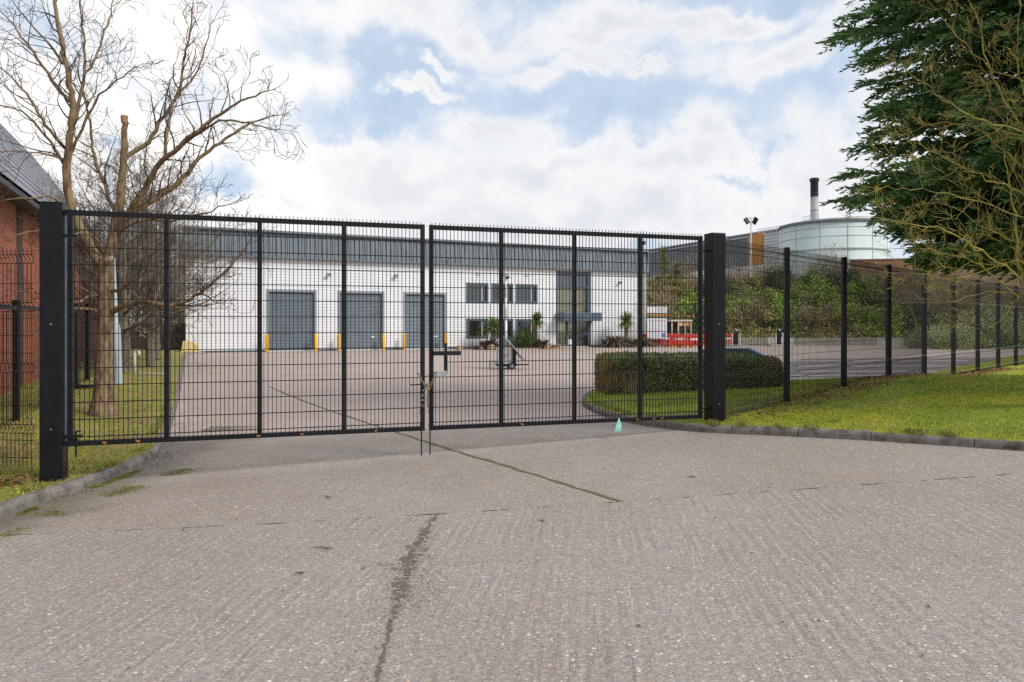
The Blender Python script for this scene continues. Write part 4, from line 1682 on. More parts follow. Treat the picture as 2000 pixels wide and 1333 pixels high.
conifer()
random.seed(31)
LL = [dict(p=[(2060, 600), (2010, 560), (1962, 522), (1905, 482), (1832, 448), (1745, 432), (1688, 424)], r=(.05, .008), dy=-.8),
      dict(p=[(2050, 330), (1990, 240), (1945, 170), (1915, 70), (1890, -20)], r=(.045, .012), dy=.4),
      dict(p=[(2060, 290), (1990, 255), (1940, 244), (1872, 214), (1805, 162), (1762, 134)], r=(.04, .006), dy=-.7),
      dict(p=[(2060, 420), (1990, 375), (1930, 350), (1852, 312), (1790, 280)], r=(.035, .006), dy=-.3),
      dict(p=[(2030, 620), (1992, 520), (1982, 420), (1962, 300), (1968, 220)], r=(.05, .012), dy=.2),
      dict(p=[(2060, 640), (1990, 585), (1905, 512), (1830, 492), (1762, 486)], r=(.03, .006), dy=-.5),
      dict(p=[(2050, 450), (1980, 420), (1900, 392), (1800, 372), (1722, 368)], r=(.03, .006), dy=-.9),
      dict(p=[(2050, 560), (1990, 575), (1930, 570), (1872, 588), (1832, 592)], r=(.025, .006), dy=-.2),
      dict(p=[(2050, 200), (1985, 150), (1930, 130), (1860, 60), (1820, 10)], r=(.03, .006), dy=.3),
      dict(p=[(2050, 480), (1985, 470), (1915, 440), (1850, 400), (1780, 405)], r=(.028, .006), dy=.5),
      dict(p=[(2050, 250), (2000, 180), (1985, 90), (1990, 0)], r=(.03, .008), dy=-.4),
      dict(p=[(2050, 360), (1970, 300), (1900, 250), (1830, 240), (1770, 262)], r=(.028, .006), dy=.2),
      dict(p=[(2050, 540), (1985, 510), (1920, 530), (1850, 545), (1775, 520)], r=(.025, .006), dy=-.4)]
lt = tree_from_limbs('lichen_tree', 'bare shrubby tree with yellow lichen covered twigs in front of the conifer', (7.62, 9.9, zvr(7.62, 9.9)), LL, m_lichen, m_lichen, 9.9,
                     twig=dict(up=.13, spread=.75, kids=3, wig=.17, rmin=.0022), twig_every=.33, tw=(.3, .75), rs=.40)
b = MB()
b.tube([(0, 0, -.2), (-.02, 0, .9), (.08, 0, 2.0), (.0, .05, 3.6), (.1, 0, 5.5)], [.13, .11, .09, .06, .02], 9)
b.build('stem', m_lichen, lt)

# ---------------------------------------------------------------- hedges, bank shrubs
m_hedge = mat('hedge_leaf', (.145, .205, .05), .38, 0, .3, 2.0, spec=.6, island=.7, transl=.15)
m_dry = mat('dry_hedge_leaf', (.34, .235, .11), .8, 0, .3, 3, island=.4)
m_core = mat('shade_core', (.03, .034, .016), 1, 0, .4, 8)


def box_hedge():
    x0, x1, y0, y1, h = 2.02, 5.92, 15.3, 18.1, .80
    z0 = zvr(3.5, 15.6) - .05
    root = thing('hedge', 'low clipped dark green hedge behind the right gate post, browned at its left end', 'hedge', (x0, y0, z0))
    N = 34000
    P = NR.uniform(size=(N, 3)) * (x1 - x0, y1 - y0, h)
    face = NR.uniform(size=N)
    top = face < .38
    frn = (face >= .38) & (face < .72)
    lef = (face >= .72) & (face < .84)
    rig = (face >= .84) & (face < .93)
    bak = face >= .93
    dpt = np.abs(NR.normal(size=N)) * .07
    P[top, 2] = h - dpt[top]; P[frn, 1] = dpt[frn]; P[lef, 0] = dpt[lef]; P[rig, 0] = (x1 - x0) - dpt[rig]; P[bak, 1] = (y1 - y0) - dpt[bak]
    # rounded plan corners and shoulders, lumpy faces
    cx, cy = (x1 - x0) / 2, (y1 - y0) / 2
    u = (P[:, 0] - cx) / cx; v = (P[:, 1] - cy) / cy; w = P[:, 2] / h
    k = 1 - .045 * (np.abs(u) ** 3) * (np.abs(v) ** 3)
    sh = 1 - .03 * np.clip(w - .8, 0, 1) / .2
    P[:, 0] = cx + u * cx * k * sh; P[:, 1] = cy + v * cy * k * sh
    P[:, 2] -= .05 * np.clip(np.abs(u) - .88, 0, 1) / .12 * w + .05 * np.clip(np.abs(v) - .88, 0, 1) / .12 * w
    lump = np.array([mnoise.noise(Vector((p[0] * 1.6, p[1] * 1.6, p[2] * 1.6))) for p in P])
    P += (P - (cx, cy, h * .4)) * (lump * .06)[:, None]
    n = NR.normal(size=(N, 3)) * .8 + (P - (cx, cy, h * .3)) / (cx, cy, h)
    n[:, 2] += .5
    dryness = np.array([mnoise.noise(Vector((p[0] * 1.3 + 7, p[1] * 1.3, p[2] * .6))) for p in P]) + np.clip(1.0 - P[:, 0] / .75, 0, 1) * .75 + NR.normal(size=N) * .12
    dry = dryness > .52
    b = MB()
    g = ~dry
    nn = n / np.linalg.norm(n, axis=1, keepdims=True)
    tg = NR.normal(size=(N, 3))
    tg -= (tg * nn).sum(1, keepdims=True) * nn * .75
    nt = nn + NR.normal(size=(N, 3)) * .45
    b.leaves(P[g], tg[g], NR.uniform(.045, .075, g.sum()), NR.uniform(.026, .040, g.sum()), tilt=nt[g])
    b.build('foliage', m_hedge, root)
    b = MB()
    b.leaves(P[dry], n[dry], NR.uniform(.05, .09, dry.sum()), NR.uniform(.014, .026, dry.sum()))
    for k in range(150):
        x, y = random.uniform(.03, 1.0), random.uniform(-.0, .3)
        b.tube([(x, y, .02), (x + random.gauss(0, .05), y + random.gauss(0, .03), .5), (x + random.gauss(0, .08), y + random.gauss(0, .05), random.uniform(.5, .76))], [.006, .005, .003], 3, False)
    b.build('bare_patch', m_dry, root)
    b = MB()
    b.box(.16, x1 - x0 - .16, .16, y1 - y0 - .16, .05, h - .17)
    b.build('dark_core', m_core, root)  # solid box, the hedge's inner shade put into its dark colour


box_hedge()


def mound(name, label, c, rad, N, m, leaf, group=None, core=.82, seed=1, flat=0.0, cat='shrub', stems=True, squash=1.0):
    """a leafy bush: clumps of leaves through an uneven dome, with stems"""
    random.seed(seed)
    root = thing(name, label, cat, c, group=group)
    rx, ry, rz = rad
    nc = max(10, int(N / 170))
    th = NR.uniform(0, 2 * math.pi, nc); ph = np.arcsin(NR.uniform(-.05, 1, nc))
    rr = NR.uniform(.62, 1.0, nc)
    Cn = np.stack([np.cos(th) * np.cos(ph) * rr, np.sin(th) * np.cos(ph) * rr, np.sin(ph) * rr], 1)
    ci = NR.integers(0, nc, N)
    off = NR.normal(size=(N, 3)) * .13
    P = (Cn[ci] + off) * (rx, ry, rz)
    P[:, 2] = np.maximum(P[:, 2], .02)
    D = NR.normal(size=(N, 3)) * .7 + Cn[ci] + off * 2
    D[:, 2] += .25
    b = MB()
    nn = D / (np.linalg.norm(D, axis=1, keepdims=True) + 1e-9)
    tg = NR.normal(size=(N, 3))
    tg -= (tg * nn).sum(1, keepdims=True) * nn * .7
    b.leaves(P, tg, NR.uniform(leaf * .7, leaf * 1.3, N), NR.uniform(leaf * .35, leaf * .55, N), tilt=nn + NR.normal(size=(N, 3)) * .45)
    b.build('foliage', m, root)
    if stems:
        b = MB()
        for k in range(9):
            i = random.randrange(nc)
            e = Vector(Cn[i] * (rx, ry, rz))
            b.tube([(0, 0, -.1), (e.x * .3, e.y * .3, e.z * .5), e * .95], [.05 * rz / 2, .03 * rz / 2, .01], 4, False)
        b.build('stem', m_twig, root)
    return root


m_laurel = mat('laurel_leaf', (.27, .38, .06), .45, 0, .45, .35, spec=.4, island=.5, transl=.15)
m_olive = mat('olive_leaf', (.31, .275, .10), .6, 0, .4, .35, spec=.25, island=.5, transl=.12)
m_deep = mat('deep_green_leaf', (.075, .13, .045), .5, 0, .3, .8, spec=.35, island=.5, transl=.1)
m_dead = mat('dead_stem_leaf', (.33, .245, .15), .9, 0, .35, .8, island=.4)

# clipped mound hedges at the right
mound('mound_hedge', 'rounded grey green clipped bush at the left end of the far right hedge', (at(1862, 684, 51).x, 51.8, .0), (3.0, 2.6, 1.62), 9000, mat('grey_leaf', (.33, .36, .18), .5, 0, .3, 1, spec=.3, island=.45, transl=.1), .15, seed=4, cat='hedge')
mound('mound_hedge', 'taller rounded clipped bush at the right frame edge by the car park road', (at(1965, 684, 53).x, 54.2, .0), (4.2, 3.0, 3.0), 12000, MATS['grey_leaf'], .16, seed=5, cat='hedge')
mound('mound_hedge', 'low dark clipped hedge running between the two rounded bushes', (at(1905, 684, 53).x, 53.6, .0), (3.2, 2.2, 1.75), 8000, m_deep, .15, seed=6, cat='hedge')


def twig_bush(label, c, R_, H, seed, m, n=26, group='bare shrubs on the bank', lvl=3):
    random.seed(seed)
    root = thing('bare_shrub', label, 'shrub', c, group=group)
    b = MB()
    for k in range(n):
        a = random.uniform(0, 6.28)
        s = random.uniform(.1, 1) * R_
        grow(b, Vector((math.cos(a) * s * .3, math.sin(a) * s * .3, -.1)), Vector((math.cos(a) * s / H, math.sin(a) * s / H, 1)), H * random.uniform(.45, .8), .03, lvl, .08, .6, 4, 4, .16, .009)
    b.build('stems', m, root)
    return root


m_brush = mat('brush_twig', (.30, .22, .155), .9, 0, .35, 1.5)

# bank planting
SHR = [  # bearing, foot level, half width, height, material, words
    (1292, 662, 1.6, 2.3, 'deep', 'dark evergreen bush behind the white warning board'),
    (1322, 640, 2.0, 2.4, 'laurel', 'green bush on the bank just right of the warehouse corner, above the timber shelter'),
    (1280, 600, 1.8, 1.9, 'olive', 'olive green scrub by the top right corner of the warehouse'),
    (1348, 612, 1.8, 2.4, 'laurel', 'bright green bush half hidden by the right gate post, left side'),
    (1310, 570, 2.0, 1.6, 'olive', 'straw tinged scrub below the little conifer sapling'),
    (1370, 655, 2.4, 2.6, 'deep', 'dark bush behind the red barriers and gate post'),
    (1440, 655, 2.1, 2.0, 'olive', 'brown green scrub above the first black bollard'),
    (1430, 620, 2.3, 2.3, 'laurel', 'glossy green bush just right of the right gate post'),
    (1485, 642, 2.2, 2.0, 'olive', 'faded scrub above the concrete wall, left of the second black bollard'),
    (1492, 605, 2.6, 2.4, 'laurel', 'broad green bush in the middle of the first fence bay'),
    (1450, 575, 2.2, 2.0, 'olive', 'yellowish scrub under the orange panel'),
    (1520, 570, 2.4, 2.4, 'deep', 'blue green bush below the left side of the tank'),
    (1545, 640, 2.4, 2.6, 'laurel', 'green bush directly behind the second black bollard'),
    (1572, 600, 2.6, 3.0, 'laurel', 'tall green bush behind the first lawn fence post'),
    (1606, 650, 2.3, 2.4, 'olive', 'olive scrub in the lower half of the second fence bay'),
    (1622, 612, 2.5, 2.8, 'laurel', 'light green layered bush filling the second fence bay'),
    (1650, 575, 2.4, 2.4, 'deep', 'dark green bush at the left end of the brick wall'),
    (1668, 650, 2.6, 2.8, 'laurel', 'large glossy bush behind the second lawn fence post, low down'),
    (1690, 600, 2.5, 2.7, 'laurel', 'green bush in front of the orange brown brick wall'),
    (1722, 655, 2.5, 2.8, 'laurel', 'glossy bush at the foot of the bank behind the third fence post'),
    (1740, 610, 2.4, 2.6, 'deep', 'dark bush under the low conifer boughs'),
    (1800, 650, 2.8, 2.2, 'deep', 'dark scrub behind the left rounded clipped bush'),
    (1600, 560, 2.2, 2.2, 'laurel', 'light bush right under the tank, behind the first fence post top'),
    (1400, 590, 2.2, 2.4, 'deep', 'bush behind the right gate post, near its top'),
]
mm = {'laurel': m_laurel, 'olive': m_olive, 'deep': m_deep}
for i, (px, py, hw, h, k, lab) in enumerate(SHR):
    p = on_bank(px, py)
    mound('bank_shrub', lab, (p.x, p.y, p.z - .15), (hw, hw * .85, h), 3400, mm[k], .24, group='evergreen shrubs on the bank', seed=100 + i)
for i, (px, py, r_, h, lab) in enumerate([(1272, 668, 1.0, 3.6, 'tall brown leafless shrub against the warehouse corner downpipe'), (1612, 560, 1.6, 3.4, 'reddish bare shrub standing in front of the tank'),
                                          (1640, 566, 1.4, 3.0, 'bare twiggy shrub between the tank and the brick wall'), (1770, 640, 1.9, 3.6, 'brown bare thicket left of the rounded bushes'),
                                          (1815, 632, 2.0, 4.0, 'brown bare thicket above the left rounded bush'), (1870, 632, 2.0, 4.4, 'brown bare thicket between the rounded bushes, under the conifer'),
                                          (1930, 632, 2.0, 4.6, 'brown bare thicket above the right rounded bush'), (1985, 628, 2.0, 4.8, 'bare thicket at the right frame edge behind the hedge'),
                                          (1455, 640, 1.4, 1.6, 'low dry bramble above the concrete wall'), (1360, 585, 1.6, 2.2, 'bare shrub hidden behind the top of the right gate post'),
                                          (1428, 575, 1.5, 2.6, 'pale brown bare shrub just right of the right gate post top'), (1505, 560, 1.7, 2.8, 'pale brown bare shrub below the ribbed panel, left of the first fence post'),
                                          (1470, 625, 1.5, 2.2, 'brown bramble patch in the middle of the first fence bay'), (1585, 655, 1.6, 2.2, 'brown bramble low on the bank right of the first fence post'),
                                          (1628, 640, 1.4, 2.4, 'brown bare shrub low on the bank left of the second fence post'), (1702, 585, 1.6, 2.6, 'brown bare shrub in front of the brick wall'),
                                          (1335, 560, 1.6, 2.4, 'brown bare shrub behind the smaller young conifer')]):
    p = on_bank(px, py)
    twig_bush(lab, (p.x, p.y, p.z - .1), r_, h, 300 + i, m_brush, n=14)
# slanting pale sapling trunk
p = on_bank(1797, 668)
sp_ = thing('leaning_sapling', 'thin pale leaning trunk at the foot of the bank left of the clipped bushes', 'tree', (p.x, p.y, p.z))
random.seed(4)
b = MB()
limb(b, [(0, 0, -.2), (-.45, 0, 1.6), (-1.05, 0, 3.2), (-1.5, .1, 4.8)], .085, .03, 7, .3, .015)
b.build('trunk', m_lichen, sp_)
b = MB()
for k in range(14):
    u = random.uniform(.35, 1)
    grow(b, Vector((-.1 - 1.4 * u, 0, 4.8 * u)), Vector((random.gauss(0, 1), random.gauss(0, 1), .6)), 1.0, .018, 2, .05, .7, 3, 4, .2, .007)
b.build('crown', m_brush, sp_)


def sapling(label, px, py, H, seed):
    random.seed(seed)
    p = on_bank(px, py)
    root = thing('conifer_sapling', label, 'tree', (p.x, p.y, p.z), group='young conifers on the bank')
    b = MB()
    b.tube([(0, 0, -.1), (0, 0, H)], [.07, .012], 6)
    b.build('trunk', m_bark2, root)
    Ps, Ds = [], []
    for k in range(int(60 * H / 3)):
        z = H * (.06 + .9 * random.random() ** 1.1)
        a = random.uniform(0, 6.28)
        rch = (.95 * (1 - z / H) + .12) * random.uniform(.6, 1.1)
        for j in range(22):
            u = random.random()
            Ps.append((math.cos(a) * rch * u + random.gauss(0, .05), math.sin(a) * rch * u + random.gauss(0, .05), z + .25 * u * u + random.gauss(0, .05)))
            Ds.append((math.cos(a) + random.gauss(0, .5), math.sin(a) + random.gauss(0, .5), .5 + random.gauss(0, .4)))
    b = MB()
    b.leaves(np.array(Ps), np.array(Ds), NR.uniform(.16, .30, len(Ps)), NR.uniform(.06, .10, len(Ps)))
    b.build('foliage', mat('sapling_needle', (.21, .27, .05), .6, 0, .25, 1, island=.4, transl=.15), root)


sapling('yellow green young conifer with a thin leader in front of the dark warehouse', 1296, 556, 4.0, 1)
sapling('smaller yellow green conifer beside the taller young one', 1320, 560, 2.4, 2)

# undergrowth over the bank: nobody could count it
N = 42000
P = np.zeros((N, 3))
k = 0
while k < N:
    x = random.uniform(11.6, 62); y = bank_front(x) + random.uniform(.1, 19) ** 1.0
    P[k] = (x, y, zb(x, y) + random.random() ** 2 * .75)
    k += 1
D = NR.normal(size=(N, 3)) * .6
D[:, 2] += .7
pick = np.array([mnoise.noise(Vector((p[0] * .22, p[1] * .22, 4))) for p in P]) + NR.normal(size=N) * .15
b = MB()
for mi, sel in ((0, pick > .05), (1, (pick <= .05) & (pick > -.15)), (2, pick <= -.15)):
    b.mi = mi
    b.leaves(P[sel], D[sel], NR.uniform(.16, .42, sel.sum()), NR.uniform(.05, .11, sel.sum()))
tag(b.build('bank_undergrowth', [m_olive, m_laurel, m_dead]), 'mixed green and straw coloured undergrowth covering the bank', 'undergrowth', kind='stuff')
# tall straw grass along the top of the bank
N = 7000
P = np.zeros((N, 3))
for k in range(N):
    px = random.uniform(1262, 1640); p = at(px, 0, random.uniform(73, 78))
    P[k] = (p.x, p.y, zb(p.x, p.y) - .05)
D = NR.normal(size=(N, 3)) * .18
D[:, 2] += 1
b = MB()
b.leaves(P, D, NR.uniform(.25, .65, N), NR.uniform(.03, .07, N))
tag(b.build('dry_grass', mat('straw', (.36, .27, .15), .9, 0, .3, 1, island=.4)), 'dry pinkish straw grass along the top of the bank', 'grass', kind='stuff')


# short turf on both lawns near the camera
def turf(name, label, N, box, ok, zf, mats, hmin, hmax, weights):
    pts = []
    while len(pts) < N:
        x = random.uniform(box[0], box[1]); y = box[2] + (box[3] - box[2]) * random.random() ** 1.6
        if ok(x, y): pts.append((x, y, zf(x, y) - .004))
    P = np.array(pts)
    D = NR.normal(size=(N, 3)) * .55
    D[:, 2] = np.abs(D[:, 2]) * .6 + .40
    cl = np.array([mnoise.noise(Vector((p[0] * 1.1, p[1] * 1.1, 2))) for p in P]) + NR.normal(size=N) * .28
    q = np.quantile(cl, weights)
    b = MB()
    for mi in range(len(mats)):
        lo = -9 if mi == 0 else q[mi - 1]
        hi = 9 if mi == len(mats) - 1 else q[mi]
        s = (cl >= lo) & (cl < hi)
        b.mi = mi
        b.leaves(P[s], D[s], NR.uniform(hmin, hmax, s.sum()), NR.uniform(.006, .012, s.sum()))
    tag(b.build(name, mats), label, 'grass', kind='stuff')


PLa = [(p.x, p.y) for p in KL]
def okl(x, y):
    xs_ = np.interp(y, KLa[:, 1], KLa[:, 0])
    return x < xs_ - .10


RP = [(p[0], p[1]) for p in KRa] + [(70, 52), (70, -3)]
def okr(x, y): return inside(RP, x, y) and dist_to(KRa, x, y) > .16


g1 = mat('blade_green', (.19, .29, .038), .7, 0, .25, 1, island=.5, transl=.25, spec=.2)
g2 = mat('blade_lime', (.43, .47, .055), .7, 0, .2, 1, island=.45, transl=.25, spec=.2)
g3 = mat('blade_straw', (.40, .30, .15), .85, 0, .25, 1, island=.4, transl=.15, spec=.1)
def okt(x, y):
    s = (x - 3.2) * .70 - (y - 11.0) * .715
    if -.35 < s < .75 + .5 * mnoise.noise(Vector((x, y, 1))) and y > 10.9 and random.random() < .85: return False
    return okr(x, y)


turf('grass', 'short mossy bright green turf of the right lawn', 95000, (1.4, 13, 6.0, 20), okt, zvr, [g1, g2, g3], .018, .062, (.42, .88))
turf('grass', 'patchy green and straw coloured turf of the left verge', 80000, (-14, -4.9, 5.5, 22), okl, zvl, [g2, g1, g3], .018, .065, (.26, .48))

# longer tufts leaning over the kerb backs
pts = []
while len(pts) < 7000:
    K_, zf, sg = (KLa, zvl, -1) if random.random() < .45 else (KRa, zvr, 1)
    i = random.randrange(len(K_))
    x, y = K_[i] + np.array((sg * random.uniform(.10, .24), random.uniform(-.15, .15)))
    if 5 < y < 16 and (okl(x, y + 0) if sg < 0 else inside(RP, x, y)) and mnoise.noise(Vector((x * 1.5, y * 1.5, 6))) > -.02: pts.append((x, y, zf(x, y) - .005))
P = np.array(pts)
D = NR.normal(size=(len(P), 3)) * .6
D[:, 2] = np.abs(D[:, 2]) * .5 + .6
b = MB()
sel = NR.uniform(size=len(P)) < .55
for mi in (0, 1):
    b.mi = mi
    q_ = sel if mi == 0 else ~sel
    b.leaves(P[q_], D[q_], NR.uniform(.04, .11, q_.sum()), NR.uniform(.007, .013, q_.sum()))
tag(b.build('grass', [g1, g3]), 'ragged longer grass tufts along the backs of the kerbs', 'grass', kind='stuff')

# fallen leaves as litter
def litter(name, label, pts, m, s=(.03, .07)):
    P = np.array(pts)
    N = len(P)
    D = NR.normal(size=(N, 3))
    D[:, 2] = np.abs(D[:, 2]) * .25
    T = NR.normal(size=(N, 3)) * .35 + (0, 0, 1)
    b = MB()
    b.leaves(P, D, NR.uniform(*s, N), NR.uniform(s[0] * .6, s[1] * .6, N), tilt=T)
    tag(b.build(name, m), label, 'leaf litter', kind='stuff')


m_leafb = mat('fallen_leaf', (.21, .105, .05), .85, 0, .4, 5, island=.55)
pts = []
while len(pts) < 8000:
    u = random.random() ** .8 * 17
    sv = random.gauss(.2, .34)
    x, y = 3.2 + u * .715 + sv * .70, 11.0 + u * .70 - sv * .715
    if okr(x, y): pts.append((x, y, zvr(x, y) + random.uniform(.002, .03)))
litter('leaf_litter', 'band of brown fallen leaves along the foot of the right fence', pts, m_leafb)
pts = []
while len(pts) < 2600:
    x = random.uniform(-12, -5); y = 7.0 + random.random() ** 1.4 * 12
    if okl(x, y) and (mnoise.noise(Vector((x * 1.2, y * 1.2, 5))) > .12 or random.random() < .12): pts.append((x, y, zvl(x, y) + random.uniform(.004, .03)))
for k in range(500):
    x, y = random.gauss(-5.85, .22), random.gauss(8.0, .10)
    pts.append((x, y, zvl(x, y) + random.uniform(.005, .07)))
litter('leaf_litter', 'scattered brown leaves over the left verge and round the left gate post', pts, m_leafb)
pts = []
for k in range(900):
    i = random.randrange(40, min(len(KL), 75))
    p = KL[i]
    x = p.x + .04 + abs(random.gauss(0, .16)); y = p.y + random.uniform(-.2, .2)
    pts.append((x, y, zr(x, y) + random.uniform(.005, .015)))
for k in range(420):
    x, y = random.uniform(-6, 6), random.uniform(3.2, 11)
    if (mnoise.noise(Vector((x * .9, y * .9, 8))) > .1) and x > -4.9 and not okr(x, y): pts.append((x, y, zr(x, y) + .008))
litter('leaf_litter', 'crumbs of dark leaf and twig washed along the kerb and over the concrete', pts, mat('dark_crumb', (.07, .05, .035), .9, 0, .4, 9, island=.5), (.012, .035))
# moss and weeds in the left gutter
N = 5200
pts = []
while len(pts) < N:
    y = random.uniform(5.9, 9.3)
    x = np.interp(y, KLa[:, 1], KLa[:, 0]) + .05 + random.choice((abs(random.gauss(0, .05)), random.gauss(.42 + .12 * (y - 7), .10)))
    if mnoise.noise(Vector((x * 1.8, y * 1.8, 3))) > .02: pts.append((x, y, zr(x, y)))
P = np.array(pts)
D = NR.normal(size=(N, 3)) * .7
D[:, 2] = np.abs(D[:, 2]) + .15
b = MB()
b.leaves(P, D, NR.uniform(.008, .024, N), NR.uniform(.005, .010, N))
tag(b.build('moss', mat('moss_green', (.13, .145, .02), .95, 0, .3, 3, island=.5)), 'yellow green moss strips in the left gutter', 'moss', kind='stuff')

# loose grit over the crack
pts = []
for k in range(1500):
    y = random.choice((random.uniform(2.9, 6.5), random.gauss(4.75, .35)))
    x = -.72 + random.gauss(0, .12) + .05 * math.sin(y * 3)
    pts.append((x, y, zr(x, y) + .006))
P = np.array(pts)
b = MB()
b.leaves(P, NR.normal(size=(len(P), 3)) * (1, 1, .1), NR.uniform(.006, .018, len(P)), NR.uniform(.005, .014, len(P)), tilt=NR.normal(size=(len(P), 3)) * .2 + (0, 0, 1))
tag(b.build('gravel', mat('loose_grit', (.30, .26, .22), .85, 0, .3, 40, island=.6)), 'loose grit scattered along the crack in the road', 'gravel', kind='stuff')

# twigs on the concrete, leaves caught under the gate rail
for (x, y, L, a, lab) in ((-1.48, 5.62, .15, -.15, 'forked dark twig on the road left of the crack'), (-1.50, 5.05, .07, .5, 'short dark twig nearest the camera left of the crack'), (.25, 6.15, .06, .1, 'tiny twig on the road in front of the gate centre'),
                          (-4.4, 4.6 + .5, .12, .3, 'dark scrap of bark on the road at the lower left'), (1.9, 7.6, .10, .2, 'dark twig on the driveway in front of the right leaf'), (-1.9, 7.35, .12, -.9, 'thin twig on the driveway in front of the left leaf')):
    root = thing('fallen_twig', lab, 'twig', (x, y, zr(x, y) + .006), a, 'twigs on the concrete')
    L *= .55
    b = MB()
    b.tube([(-L, 0, .004), (-L * .3, .012, .01), (L * .4, -.008, .008), (L, .015, .006)], [.002, .004, .0045, .002], 5)
    b.tube([(L * .2, -.004, .008), (L * .5, .03, .012)], [.003, .0015], 4)
    b.build('stick', mat('dark_twig', (.04, .028, .02), .9), root)
for px, lab in ((205, 'brown leaf under the left end of the left leaf rail'), (270, 'curled leaf under the left leaf rail, second from the post'), (505, 'leaf caught by the second upright of the left leaf'), (590, 'brown leaf under the left leaf rail between two uprights'),
                (735, 'large curled brown leaf near the gate centre'), (1018, 'pale leaf by the first upright of the right leaf'), (1243, 'pale leaf beside the third upright of the right leaf'), (1276, 'brown leaf at the right end of the right leaf rail'), (1292, 'orange brown leaf hanging by the right gate post')):
    q = G0 + GD * gt(px)
    root = thing('dead_leaf', lab, 'leaf', (q.x + .01, q.y - .03, ZB + .02), random.uniform(0, 3), 'dead leaves caught on the gate rail')
    b = MB()
    b.v = [(-.04, 0, 0), (-.01, .03, .012), (.045, .004, .03), (-.01, -.028, .018), (0, 0, -.004)]
    b.face(0, 4, 1); b.face(1, 4, 2); b.face(2, 4, 3); b.face(3, 4, 0)
    b.build('blade', m_leafb, root)

# scrub beyond the boarded fence at the far left
for i, (x, y, hw, h, lab) in enumerate([(-33, 52, 3.2, 3.6, 'brown green scrub beyond the dark boarded fence, far left'), (-28.5, 53, 3.0, 4.2, 'taller scrub beyond the dark boarded fence, behind the lamp post'),
                                        (-24.5, 55, 2.8, 3.4, 'scrub between the dark boarded fence and the warehouse corner')]):
    mound('far_scrub', lab, (x, y, 0), (hw, hw, h), 3600, m_olive if i != 1 else m_dead, .26, group='scrub beyond the boarded fence', seed=400 + i)

# ================================================================ OBJECTS
# torn teal sheet standing against the right leaf
q = G0 + GD * gt(1207)
sh = thing('plastic_shard', 'pale turquoise torn plastic shard leaning on the bottom rail of the right leaf', 'plastic scrap', (q.x, q.y - .06, zr(q.x, q.y) + .11), GA)
b = MB()
o_ = [(-.075, 0), (.03, -.005), (.055, .06), (.05, .10), (.028, .19), (.0, .155), (-.045, .07)]
V = [(x, -.012 + z * .22 + .012 * math.sin(x * 40), z) for x, z in o_]
b.poly(V); b.poly([(x, y + .005, z) for x, y, z in V][::-1])
n = len(V)
for i in range(n): b.poly([V[i], (V[i][0], V[i][1] + .005, V[i][2]), (V[(i + 1) % n][0], V[(i + 1) % n][1] + .005, V[(i + 1) % n][2]), V[(i + 1) % n]])
b.build('sheet', mat('turquoise_plastic', (.25, .53, .46), .35, 0, .12, 12), sh)

def front_of(px, off):
    """a spot off metres in front of the warehouse face, on this bearing"""
    q = W0 + Vector((WD.y, -WD.x)) * off
    r = (px - 1000) / FPX
    return q + WD * ((r * q.y - q.x) / (WD.x - r * WD.y))


# yellow bollards by the roller doors
m_yel = mat('safety_yellow', (.80, .42, .012), .4, 0, .10, 3, dirt=(.35, .22, .06), dscale=3, damt=.4)
names = ['yellow bollard at the left jamb of the left roller door', 'yellow bollard at the right jamb of the left roller door', 'yellow bollard at the left jamb of the middle roller door',
         'yellow bollard at the right jamb of the middle roller door', 'yellow bollard at the left jamb of the right roller door', 'yellow bollard at the right jamb of the right roller door']
bol = None
for px, lab in zip((521.5, 616, 661.5, 748.5, 790, 871), names):
    p = front_of(px, .55)
    if bol is None:
        bol = thing('safety_bollard', lab, 'bollard', (p.x, p.y, 0), 0, 'yellow bollards by the roller doors')
        b = MB()
        b.lathe([(.115, -.1), (.115, 1.05), (.10, 1.10), (.05, 1.13), (.01, 1.135)], 0, 0, 20)
        b.build('post', m_yel, bol, True)
        b = MB()
        b.lathe([(.16, -.05), (.16, .018), (.12, .03)], 0, 0, 20)
        b.build('base_plate', mat('dirty_yellow', (.35, .22, .05), .7), bol)
    else: copy_tree(bol, lab, (p.x, p.y, 0))

# yellow painted concrete block at the warehouse corner
p = at(376, 690, 43.2)
yb = thing('concrete_block', 'worn pale yellow concrete block at the left corner of the warehouse', 'concrete block', (p.x, p.y - .2, 0), .4)
b = MB()
b.v = [(-.55, -.4, 0), (.55, -.4, 0), (.55, .4, 0), (-.55, .4, 0), (-.45, -.3, .78), (.15, -.3, .72), (.3, .3, .62), (-.45, .3, .76), (.42, -.35, .45)]
for f in ((3, 2, 1, 0), (0, 1, 8, 5, 4), (1, 2, 6, 8), (8, 6, 5), (2, 3, 7, 6), (3, 0, 4, 7), (4, 5, 6, 7)): b.face(*f)
b.build('block', mat('worn_yellow', (.62, .48, .19), .85, 0, .2, 4, .4, 30, .3, dirt=(.45, .42, .36), dscale=2.5, damt=.6), yb, bevel=.05)
b = MB()
b.box(-.75, .75, -.5, .45, -.02, .10)
b.build('footing', mat('pale_concrete', (.42, .40, .37), .85, 0, .2, 3, .3, 40), yb)

